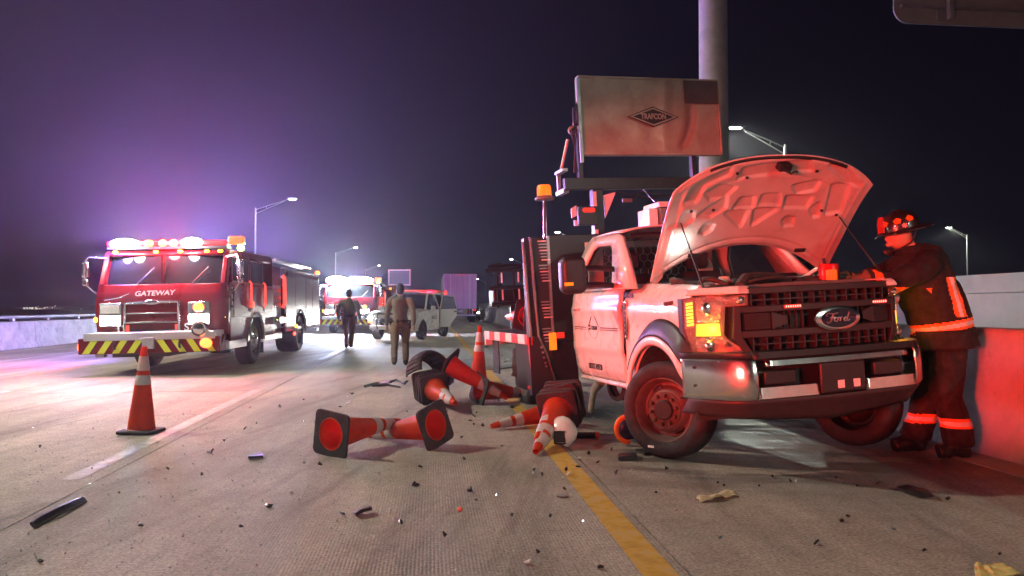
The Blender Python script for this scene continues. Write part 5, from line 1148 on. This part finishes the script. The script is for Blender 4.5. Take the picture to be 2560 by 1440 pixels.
# hard hat
hh = thing('hard_hat', 'white hard hat lying on its side next to the fallen cone on the yellow line', 'hard hat', CW(1402, 6.75, .0), (0, 0, 0))
Hm = basis((0, 0, .115), cv(.8, .55, 0), cv(0.2, -.35, .9))
hat = MB().lathe([(.125, -.02), (.126, .03), (.118, .075), (.095, .115), (.055, .14), (.001, .147)], 28, Hm @ TM((0, 0, 0), (R(-75), 0, R(-25)), (.95, 1.15, 1)))
hat.build('shell', mat('hard_hat_white', (.78, .76, .72), .3, coat=.5, nz=(6, .06), dirt=(12, .6, (.4, .34, .28), .5)), hh, smooth=60)
MB().bb(-.055, .055, -.008, .012, -.045, .045, basis(cv(-.02, -.135, .10), cv(1, .1, 0), cv(0, 1, 0))).build('ear_slot', m_black, hh, bevel=.01)
MB().tube([cv(-.07, -.14, .15), cv(-.02, -.15, .155), cv(.03, -.145, .15)], .008, 6).tube([cv(-.07, -.14, .05), cv(-.02, -.15, .045), cv(.035, -.14, .05)], .008, 6).build('suspension', m_black, hh)
# traffic wand
tw = thing('traffic_wand', 'black torch-like wand with an orange end cap lying beside the hard hat', 'torch', (0, 0, 0))
MB().tube([G(1425, 1088, .03), G(1488, 1088, .03)], .03, 12).build('barrel', m_black, tw); MB().tube([G(1488, 1088, .032), G(1497, 1088, .032)], .036, 12).build('end_cap', mat('orange_cap', (.85, .10, .03), .5), tw)
# orange plate with blue panel by the front wheel
op_ = thing('orange_guard', 'orange curved plastic guard with a dark blue panel leaning behind the front wheel', 'plastic part', (0, 0, 0))
c0 = CW(1572, 6.75, .15); MB().add([c0 + cv(.14 * math.cos(R(a)) * r_, 0.02 * r_, .14 * math.sin(R(a)) * r_) for r_ in (1., .68) for a in range(95, 290, 15)], [(i, i + 1, 14 + i, 13 + i) for i in range(12)]).build('ring', mat('orange_plastic', (.80, .22, .03), .5), op_, thick=.02)
MB().lathe([(.001, 0), (.095, 0)], 20, basis(c0 + Vector((0, 0.01, 0)), cv(1, 0.1, 0), (0, 0, 1))).build('panel', mat('dark_blue_plastic', (.015, .02, .06), .35), op_, thick=.01)
# pieces with a place of their own
def flat(name, label, cat, pts, m, thick=.012, curl=.03, z=.004, group=None):
    """a thin curled scrap: outline in photo pixels on the ground"""
    P = [G(*p) for p in pts]; c = sum(P, Vector()) / len(P)
    n = len(P); mb = MB(); vs = [p + Vector((0, 0, z + thick / 2 + curl * max(0, noise.noise(p * 23)) * 2.2)) for p in P] + [c + Vector((0, 0, z + thick / 2 + curl * .35))]
    mb.add(vs, [(i, (i + 1) % n, n) for i in range(n)]); o = mb.build(name, m, None, thick=thick, smooth=0); return tag(o, label, cat, group)
m_shard = mat('black_plastic_shard', (.02, .02, .022), .35, nz=(12, .3)); m_pale = mat('pale_plastic_shard', (.55, .52, .46), .5)
o = MB().tube([G(84, 1314, .014), G(105, 1300, .018), G(150, 1276, .03), G(190, 1258, .02), G(210, 1249, .016)], (.012, .028), 8).build('trim_strip', m_shard); tag(o, 'long thin black trim strip lying alone on the road', 'car part')
def crumpled(name, label, cat, c4, m, hgt, seed, nu=14, nv=8):
    P4 = [G(*q) for q in c4]
    def fn(u, v):
        e = .10 * noise.noise(Vector((u * 4, v * 4, seed))); u2 = u + e * (u * (1 - u) * 2 + .25); v2 = v + e * .8
        q = P4[0].lerp(P4[1], u2).lerp(P4[3].lerp(P4[2], u2), v2)
        return q + Vector((0, 0, .005 + hgt * abs(noise.noise(Vector((u * 3.1, v * 2.3, seed + 5)))) * 2 + hgt * .5 * abs(noise.noise(Vector((u * 8, v * 6, seed + 9))))))
    return tag(MB().grid(fn, nu, nv).build(name, m, None, thick=.003, smooth=20), label, cat)
crumpled('flattened_wrapper', 'yellowish flattened wrapper lying on the shoulder in front of the truck', 'litter', [(1738, 1249), (1832, 1230), (1843, 1243), (1750, 1259)], mat('yellowed_paper', (.66, .58, .36), .7, nz=(14, .3)), .022, 2.)
flat('plastic_sheet', 'torn black plastic sheet lying on the shoulder near the barrier', 'car part', [(2243, 1222), (2270, 1219), (2310, 1228), (2332, 1243), (2334, 1252), (2300, 1246), (2262, 1234)], m_shard, .012, .03)
crumpled('snack_packet', 'crumpled yellow snack packet with orange print on the shoulder', 'litter', [(2436, 1418), (2500, 1412), (2552, 1445), (2440, 1458)], mat('packet_yellow', (.70, .62, .22), .35, nz=(30, .3), dirt=(16, .5, (.85, .2, .05), .9)), .018, 7.)
flat('heat_sink_part', 'small black ribbed part lying beside the front wheel', 'car part', [(1545, 1143), (1592, 1140), (1593, 1150), (1546, 1153)], m_shard, .03, .01)
flat('black_bar', 'short straight black bar lying on the open road', 'car part', [(620, 1144), (657, 1141), (658, 1147), (621, 1150)], m_shard, .02, .006)
flat('tyre_scrap', 'curved scrap of rubber lying under the front wheel', 'car part', [(1588, 1130), (1620, 1124), (1640, 1136), (1610, 1140)], m_rubber, .015, .02)
flat('bracket', 'black broken bracket lying alone in the foreground', 'car part', [(885, 1290), (895, 1281), (905, 1286), (926, 1279), (930, 1287), (905, 1293), (890, 1297)], m_shard, .02, .04)
flat('bent_board', 'grey splintered board lying across the yellow line behind the cones', 'board', [(1213, 920), (1300, 911), (1310, 916), (1240, 925), (1215, 925)], mat('grey_board', (.2, .18, .17), .8), .02, .03)
o = MB().ell(G(1150, 1273, .015), (.019, .017, .015), 8, 6).build('orange_lump', mat('orange_lump', (.85, .2, .12), .6)); tag(o, 'small orange plastic lump lying alone on the road', 'car part')
o = MB().lathe([(.04, 0), (.045, .008), (.02, .012), (.001, .012)], 16, TM(G(1405, 1240, .004))).build('cap_disc', mat('grey_cap', (.25, .24, .22), .6)); tag(o, 'round grey cap lying beside the yellow line', 'car part')
# shards one can count
sh_px = [(672, 1268, 20), (1040, 1215, 24), (526, 1133, 20), (855, 1290, 14), (480, 1232, 13), (298, 1235, 12), (610, 1075, 12), (625, 1020, 9), (790, 1057, 12), (880, 985, 11), (870, 1012, 16), (850, 1018, 10), (100, 1120, 10), (352, 1318, 16), (600, 1320, 18), (100, 1408, 20), (985, 1300, 9), (1000, 1310, 12), (1175, 1230, 16), (1190, 1255, 10), (1280, 1298, 12), (1110, 1350, 12), (1320, 1412, 18), (1500, 1422, 22), (1345, 1385, 12), (1375, 1300, 10), (1445, 1170, 12), (1255, 1120, 12), (930, 1150, 12), (800, 1166, 12), (760, 1160, 9), (2195, 1215, 18), (2370, 1250, 18), (1975, 1207, 9), (1990, 1210, 8), (2120, 1295, 12), (2105, 1305, 14), (2235, 1330, 18), (2040, 1362, 18), (2310, 1380, 14), (1690, 1278, 8), (1810, 1217, 10), (1795, 1210, 8), (2500, 1390, 10), (1640, 1235, 9), (1800, 1350, 10), (730, 1240, 10), (420, 1175, 10), (230, 1175, 8), (700, 1020, 10), (760, 1000, 9), (1000, 1080, 10), (945, 1185, 12), (1050, 1170, 12), (1160, 1150, 10), (1280, 1020, 10), (1240, 885, 10), (1215, 868, 12), (1270, 900, 12), (1255, 890, 8), (560, 1105, 8), (640, 1060, 7), (505, 1190, 8), (1540, 1190, 9), (70, 1340, 10)]
rs_ = random.Random(11)
for k in range(46):
    cx_, cy_ = rs_.choice(((1250, 1060), (1480, 1120), (1000, 1030), (1300, 1180), (1240, 900), (1180, 1000), (2050, 1190)))
    q_ = (cx_ + rs_.gauss(0, 85), cy_ + abs(rs_.gauss(0, 32)), rs_.choice((5, 6, 7, 8, 10)))
    if not (1540 < q_[0] < 1830 and q_[1] < 1160) and G(q_[0], q_[1]).x < 4.3: sh_px.append(q_)
for i, (px, py, sz) in enumerate(sh_px):
    n = random.randint(3, 6); c = (px, py); r_ = sz * random.uniform(.30, .52); pts = []
    for k in range(n):
        a = 2 * math.pi * k / n + random.uniform(-.4, .4); q = r_ * random.uniform(.55, 1.2); pts.append((px + q * math.cos(a) * 1.2, py + q * math.sin(a) * .42))
    pale = i % 6 == 4
    flat('plastic_shard', 'small pale plastic shard lying on the road' if pale else 'small black plastic shard lying on the road', 'debris', pts, m_pale if pale else m_shard, .01, .025, group='pale shards strewn on the road' if pale else 'black shards strewn on the road')
# broken glass crumbs, beyond counting
mb = MB(); gm = mat('glass_crumb', (.85, .9, .9), .08, .6)
rg = random.Random(3)
def crumb(x, y, s):
    a = rg.uniform(0, 6.28); M_ = TM((x, y, s * .4), (rg.uniform(0, 3), rg.uniform(0, 3), a))
    mb.add([(s, 0, -s * .5), (-s * .5, s * .8, -s * .4), (-s * .6, -s * .7, -s * .5), (0, 0, s * .7)], [(0, 1, 2), (0, 3, 1), (1, 3, 2), (2, 3, 0)], M_)
for k in range(2600):
    d = 3.2 + 11 * rg.random() ** 1.4; px = rg.uniform(-60, 1500); p = CW(px, d, 0)
    if p.x < 3.9: crumb(p.x, p.y, rg.choice((.003, .004, .004, .006, .008)))
for k in range(900): crumb(rg.gauss(1.9, .5), rg.gauss(8.2, .7), rg.choice((.004, .006, .009)))
o = mb.build('glass_crumbs', gm, None, smooth=0); tag(o, 'crumbs of broken glass glittering all over the road', 'glass', kind='stuff')
# ================================================================ PEOPLE
m_skin = mat('skin', (.50, .26, .18), .55, nz=(20, .08)); m_shirt = mat('grey_green_uniform_shirt', (.17, .165, .14), .85, nz=(30, .15)); m_trous = mat('brown_uniform_trousers', (.20, .14, .10), .85, nz=(30, .15))
m_boot = mat('black_leather', (.015, .014, .014), .4); m_hair = mat('dark_hair', (.02, .016, .014), .6, bump=(80, .6)); m_belt = mat('black_duty_belt', (.012, .012, .013), .5)
def officer(label, pos, yaw, ph, s=1.):
    """seen from behind, walking away; ph = stride phase"""
    O = thing('person', label, 'person', pos, (0, 0, yaw)); O.scale = (s, s, s)
    mb = MB(); st = .16 * ph
    # torso: hip -> shoulder
    mb.tube([(0, 0, .86), (0, .0, .95), (0, .01, 1.08), (0, .01, 1.22), (0, .0, 1.34), (0, -.01, 1.43), (0, .0, 1.49)], [(.17, .12), (.185, .135), (.175, .125), (.195, .13), (.21, .13), (.18, .11), (.075, .07)], 20)
    mb.tube([(0, .0, 1.44), (0, .02, 1.58)], .06, 14)
    mb.ell((0, .03, 1.64), (.078, .098, .118), 18, 12); mb.ell((0, .125, 1.62), (.012, .02, .02), 8, 6)
    for sd in (-1, 1): mb.ell((sd * .08, .02, 1.63), (.012, .022, .032), 8, 6)
    for sd in (-1, 1):
        f = st * sd
        hip = (sd * .10, 0, .90); kn = (sd * .115, f * 1.1 + .03, .49 + .01 * abs(f)); an = (sd * .12, f * 1.6 - (.05 if f < 0 else 0), .09 + (.05 if f < -.05 else 0))
        mb.tube([hip, (sd * .115, f * .5 + .01, .72), kn, (sd * .12, (kn[1] + an[1]) / 2 - .01, .30), an], [(.105, .11), (.098, .10), (.072, .074), (.068, .07), (.062, .062)], 16)
        mb.tube([(an[0], an[1] - .06, an[2] - .045), (an[0], an[1] + .02, an[2] - .035), (an[0] + sd * .015, an[1] + .17, an[2] - .055)], [(.042, .045), (.048, .045), (.04, .028)], 12)
        mb.tube([(an[0], an[1], an[2] + .1), (an[0], an[1], an[2] - .04)], .06, 12)
        g = -f
        sh = (sd * .20, -.005, 1.42); el = (sd * .275, g * .5 - .03, 1.13); wr = (sd * .285, g * .9 + .05, .89)
        mb.tube([(sd * .13, 0, 1.44), sh, (sd * .25, g * .25 - .01, 1.28), el, (sd * .285, (el[1] + wr[1]) / 2, 1.0), wr], [.06, .075, .066, .056, .05, .038], 14)
        hd_ = Vector(wr); mb.ell(hd_ + Vector((0, .012, -.06)), (.022, .042, .06), 10, 8)
        for q in range(4): mb.tube([hd_ + Vector((0, -.02 + q * .021, -.10)), hd_ + Vector((-sd * .008, -.018 + q * .021, -.145)), hd_ + Vector((-sd * .02, -.012 + q * .02, -.175 + .012 * abs(q - 1.5)))], [.0105, .010, .009], 8)
        mb.tube([hd_ + Vector((-sd * .01, .035, -.05)), hd_ + Vector((-sd * .022, .06, -.09)), hd_ + Vector((-sd * .024, .062, -.12))], [.013, .011, .009], 8)
    def pick(p):
        if p.z > 1.515: return 2
        if abs(p.x) > .21 and p.z < .865: return 2
        if p.z > .975 or abs(p.x) > .215: return 0
        if p.z < .115: return 3
        return 1
    def fd(p): return .012 if (.12 < p.z < 1.4) else 0.
    organic(mb, 'body', .0135, [m_shirt, m_trous, m_skin, m_boot], pick, O, 5, fd, 9)
    organic(MB().ell((0, .01, 1.675), (.088, .105, .105), 18, 12).ell((0, -.03, 1.60), (.075, .07, .07), 14, 10), 'hair', .012, [m_hair], lambda p: 0, O, 4, .004, 40)
    bl_ = MB().tube([(0 + .19 * math.cos(a), .14 * math.sin(a), .975) for a in (2 * math.pi * k / 28 for k in range(28))], (.014, .03), 8, closed=True)
    bl_.bb(.185, .235, -.06, .04, .80, .99).bb(-.22, -.18, -.05, .03, .88, .99).bb(-.08, -.02, -.17, -.13, .93, 1.0).bb(.05, .11, -.17, -.13, .93, 1.0).build('duty_belt', m_belt, O, bevel=.008)
    return O
officer('person in grey-green uniform shirt and duty belt walking away towards the white police SUV', G(1000, 916), R(2), 1., .985)
officer('person in dark uniform walking away towards the far fire engine with the glaring light bar', G(872, 871), R(-4), -1.1, 1.0)

# ---- firefighter leaning over the engine bay
m_turn = mat('black_turnout_cloth', (.013, .011, .011), .85, nz=(14, .2)); m_trim_o = mat('orange_reflective_trim', (.85, .20, .03), .5, nz=(20, .1)); m_trim_s = mat('silver_reflective_trim', (.72, .68, .62), .4, nz=(20, .1))
m_helm = mat('black_helmet', (.02, .016, .015), .3, coat=.5, nz=(8, .2)); m_stk = mat('orange_helmet_sticker', (.95, .22, .02), .45); m_glove = mat('work_glove', (.16, .12, .07), .8)
FF = thing('person', 'firefighter in black turnout gear and helmet leaning over the truck engine beside the barrier', 'person', (4.20, 5.95, .012), (0, 0, R(174)))
# local: x forward (towards the truck), y left, z up
mb = MB()
mb.tube([(-.16, 0, .98), (-.15, 0, 1.10), (-.09, 0, 1.28), (.0, 0, 1.45), (.055, 0, 1.60), (.085, 0, 1.70), (.12, 0, 1.76)], [(.19, .23), (.195, .24), (.185, .24), (.185, .25), (.18, .255), (.14, .22), (.08, .10)], 24)
mb.tube([(-.17, 0, .90), (-.16, 0, 1.02)], [(.22, .25), (.225, .255)], 20)
mb.tube([(.06, 0, 1.70), (.16, 0, 1.82)], .07, 14)
mb.ell((.20, 0, 1.87), (.105, .085, .125), 18, 12)
mb.ell((.305, 0, 1.835), (.02, .014, .022), 8, 6); mb.ell((.285, 0, 1.785), (.03, .03, .022), 10, 6)
for sd, hipx, kx, ax_, ay in ((1, -.14, -.10, -.20, .16), (-1, -.16, -.10, .02, -.14)):
    mb.tube([(hipx, sd * .11, .98), (hipx + .01, sd * .125, .74), (kx, sd * .13, .50), ((kx + ax_) / 2 - .02, ay * .98, .28), (ax_, ay, .10)], [(.145, .14), (.135, .13), (.115, .115), (.115, .112), (.12, .115)], 18)
    mb.tube([(ax_ - .07, ay, .055), (ax_ + .03, ay, .065), (ax_ + .18, ay, .045)], [(.055, .06), (.062, .06), (.045, .055)], 14)
for sd, el, wr in ((1, (.40, .26, 1.44), (.56, .12, 1.50)), (-1, (.42, -.30, 1.46), (.60, -.18, 1.50))):
    mb.tube([(.03, sd * .17, 1.66), (.10, sd * .25, 1.60), (.26, sd * .28, 1.52), el, ((el[0] + wr[0]) / 2, (el[1] + wr[1]) / 2, 1.475), wr], [.095, .105, .095, .085, .078, .068], 16)
    hd_ = Vector(wr); mb.ell(hd_ + Vector((.06, 0, -.005)), (.065, .048, .03), 12, 8)
    for q in range(4): mb.tube([hd_ + Vector((.09, -.036 + q * .024, 0)), hd_ + Vector((.145 - .008 * abs(q - 1.5), -.036 + q * .025, -.012)), hd_ + Vector((.165 - .01 * abs(q - 1.5), -.036 + q * .025, -.05))], [.0155, .014, .012], 8)
    mb.tube([hd_ + Vector((.03, -sd * .04, -.005)), hd_ + Vector((.08, -sd * .072, -.02)), hd_ + Vector((.105, -sd * .07, -.045))], [.017, .015, .012], 8)
def pickf(p):
    if p.z > 1.745 and p.x > .10 and abs(p.y) < .12: return 3
    if p.x > .56 and p.z > 1.35: return 4
    if p.x > .475 and p.z > 1.3: return 1 if p.x < .53 else 0
    t = p.z + (p.x + .15) * .20
    if 1.05 < t < 1.135 and p.x < .3: return 2 if 1.075 < t < 1.11 else 1
    if p.y > .06 and 1.17 < p.z < 1.50:
        q = abs(p.x + .125 + .24 * (1.48 - p.z))
        if q < .05: return 2 if q < .018 else 1
    if .245 < p.z < .325 and p.x < .25: return 2 if .268 < p.z < .30 else 1
    if 1.36 < p.z < 1.41 and p.x > .03 and abs(p.y) > .18: return 1
    if p.z < .10: return 5
    return 0
organic(mb, 'body', .009, [m_turn, m_trim_o, m_trim_s, m_skin, m_glove, m_boot], pickf, FF, 8, lambda p: .022 if p.z < 1.6 else .004, 7.5)
# coat hem flares over the trousers
MB().grid(lambda u, v: (lambda a: (-.165 + (.225 + .035 * v + .012 * math.sin(a * 5)) * math.cos(a), (.255 + .03 * v + .012 * math.sin(a * 4 + 1)) * math.sin(a), 1.06 - .16 * v - .02 * math.cos(a)))(2 * math.pi * u), 48, 6).build('coat_hem', m_turn, FF, thick=.014)
MB().grid(lambda u, v: (lambda a: (-.165 + (.232 + .03 * v * .4 + .012 * math.sin(a * 5)) * math.cos(a), (.262 + .012 * math.sin(a * 4 + 1)) * math.sin(a), 1.06 - .02 - .02 * math.cos(a) + .0 * v))(2 * math.pi * u), 1, 1)
text('ES', .13, m_trim_s, FF, basis((-.43, .02, .945), (0, -1, 0), (0, 0, 1)), name='coat_lettering', bold=.004)
# collar and ear flap
MB().tube([(.02, -.10, 1.74), (.13, -.11, 1.74), (.20, -.06, 1.73), (.21, 0, 1.72), (.20, .06, 1.73), (.13, .11, 1.74), (.02, .10, 1.74), (-.03, 0, 1.76)], (.035, .018), 8, closed=True).build('collar', m_turn, FF)
# helmet
HM = TM((.185, 0, 1.925), (0, R(16), 0))
hl = MB().lathe([(.148, -.01), (.146, .04), (.135, .085), (.108, .125), (.06, .15), (.001, .158)], 30, HM @ Matrix.Diagonal((1.08, .92, 1, 1))).build('helmet', m_helm, FF, smooth=50)
def brim(u, v):
    a = 2 * math.pi * u; ext = .028 + .02 * max(0, math.cos(a)) + .085 * max(0, -math.cos(a)) ** 1.5; r = .14 + ext * v
    return HM @ Vector((r * 1.08 * math.cos(a), r * .92 * math.sin(a), -.005 - .03 * v * abs(math.sin(a)) - .02 * v * max(0, -math.cos(a))))
MB().grid(brim, 48, 4).build('helmet_brim', m_helm, hl, thick=.01)
for k in range(6):
    a = R(60 * k + 30); MB().tube([HM @ Vector((.15 * math.cos(a) * (1 - t * .95), .135 * math.sin(a) * (1 - t * .95), .03 + .135 * math.sin(t * 1.5))) for t in (i / 6 for i in range(7))], .007, 6).build('helmet_ridge', m_helm, hl)
for k, el_ in ((-62, .07), (-100, .07), (-140, .07), (-20, .07), (20, .07), (62, .07), (100, .07)):
    a = R(k); n_ = Vector((math.cos(a) * 1.0, math.sin(a), .55)).normalized(); c_ = Vector((.142 * 1.08 * math.cos(a), .142 * .92 * math.sin(a), el_)); t_ = Vector((0, 0, 1)).cross(n_).normalized()
    M_ = HM @ basis(c_ + n_ * .004, t_, n_.cross(t_)); pz = [(.033 * math.cos(R(90 + 72 * i)), .030 * math.sin(R(90 + 72 * i))) for i in range(5)]
    MB().prism(pz, 'z', -.006, .004, M_).build('sticker', m_stk, hl)
for k in (78,):
    a = R(k); n_ = Vector((math.cos(a), math.sin(a), .2)).normalized(); c_ = Vector((.150 * 1.08 * math.cos(a), .150 * .92 * math.sin(a), .022)); t_ = Vector((0, 0, 1)).cross(n_).normalized(); M_ = HM @ basis(c_ + n_ * .004, t_, n_.cross(t_))
    sm_ = MB()
    for q in range(3): sm_.box(0, 0, 0, .009, .044, .006, M_ @ Matrix.Rotation(R(60 * q), 4, 'Z'))
    sm_.build('star_emblem', mat('pink_star', (.9, .45, .45), .4), hl)
sm2 = MB().prism([(-.05, -.03), (.05, -.03), (.055, .06), (.03, .11), (-.03, .11), (-.055, .06)], 'x', .165, .173, HM @ TM((0, 0, .0), (0, R(-12), 0))).build('front_shield', mat('red_leather_shield', (.45, .03, .02), .4), hl)
MB().box(.20, 0, -.02, .07, .016, .012, HM).build('shield_bracket', m_chrome, hl)
MB().tube([(.10, -.088, 1.90), (.14, -.085, 1.80), (.22, -.05, 1.745), (.25, 0, 1.735), (.22, .05, 1.745), (.14, .085, 1.80), (.10, .088, 1.90)], (.008, .012), 6).build('chin_strap', m_black, FF)
MB().ell((.265, -.045, 1.725), (.05, .018, .035), 12, 8).build('radio_mic', m_black, FF)
# tool held in the engine bay: red power tool
pt_ = thing('power_tool', 'red cylindrical power tool held by the firefighter over the engine bay', 'tool', tuple(FF.matrix_basis @ Vector((.80, -.02, 1.33))))
MB().lathe([(.085, 0), (.085, .13), (.075, .14), (.082, .145), (.085, .27), (.075, .29), (.001, .292)], 24).build('housing', mat('red_tool_housing', (.48, .02, .02), .3, coat=.4), pt_)
MB().lathe([(.087, .02), (.087, .125)], 24).build('grip_band', mat('dark_red_band', (.14, .01, .012), .5), pt_)
MB().tube([(-.04, 0, .29), (-.05, 0, .34)], .014, 8).build('knob', m_black, pt_)
MB().bb(.06, .14, -.05, .05, .10, .20).build('handle_block', m_black, pt_, bevel=.012)
rg_ = thing('rag', 'pale cloth rag lying over the engine behind the red tool', 'cloth', tuple(FF.matrix_basis @ Vector((.62, -.36, 1.50))))
organic(MB().ell((0, 0, .02), (.10, .07, .035), 14, 8).ell((-.10, 0, .03), (.05, .035, .02), 12, 8), 'cloth', .009, [mat('pale_cloth', (.62, .70, .62), .8)], lambda p: 0, rg_, 3, .012, 14)
# ================================================================ HAZE
hz = MB().bb(-420, 420, -90, 700, -13.5, 12.5).build('haze', None, smooth=0)
hm_ = bpy.data.materials.new('thin_night_haze'); hm_.use_nodes = True; nt = hm_.node_tree; nt.nodes.remove(nt.nodes['Principled BSDF'])
pv = nt.nodes.new('ShaderNodeVolumePrincipled'); pv.inputs['Color'].default_value = (.84, .80, .95, 1); pv.inputs['Density'].default_value = .00105; pv.inputs['Anisotropy'].default_value = .7
nt.links.new(pv.outputs[0], nt.nodes['Material Output'].inputs['Volume']); hz.data.materials.append(hm_); hz['kind'] = 'stuff'; hz['label'] = 'thin night haze glowing around the emergency lights'
hz.display_type = 'WIRE'
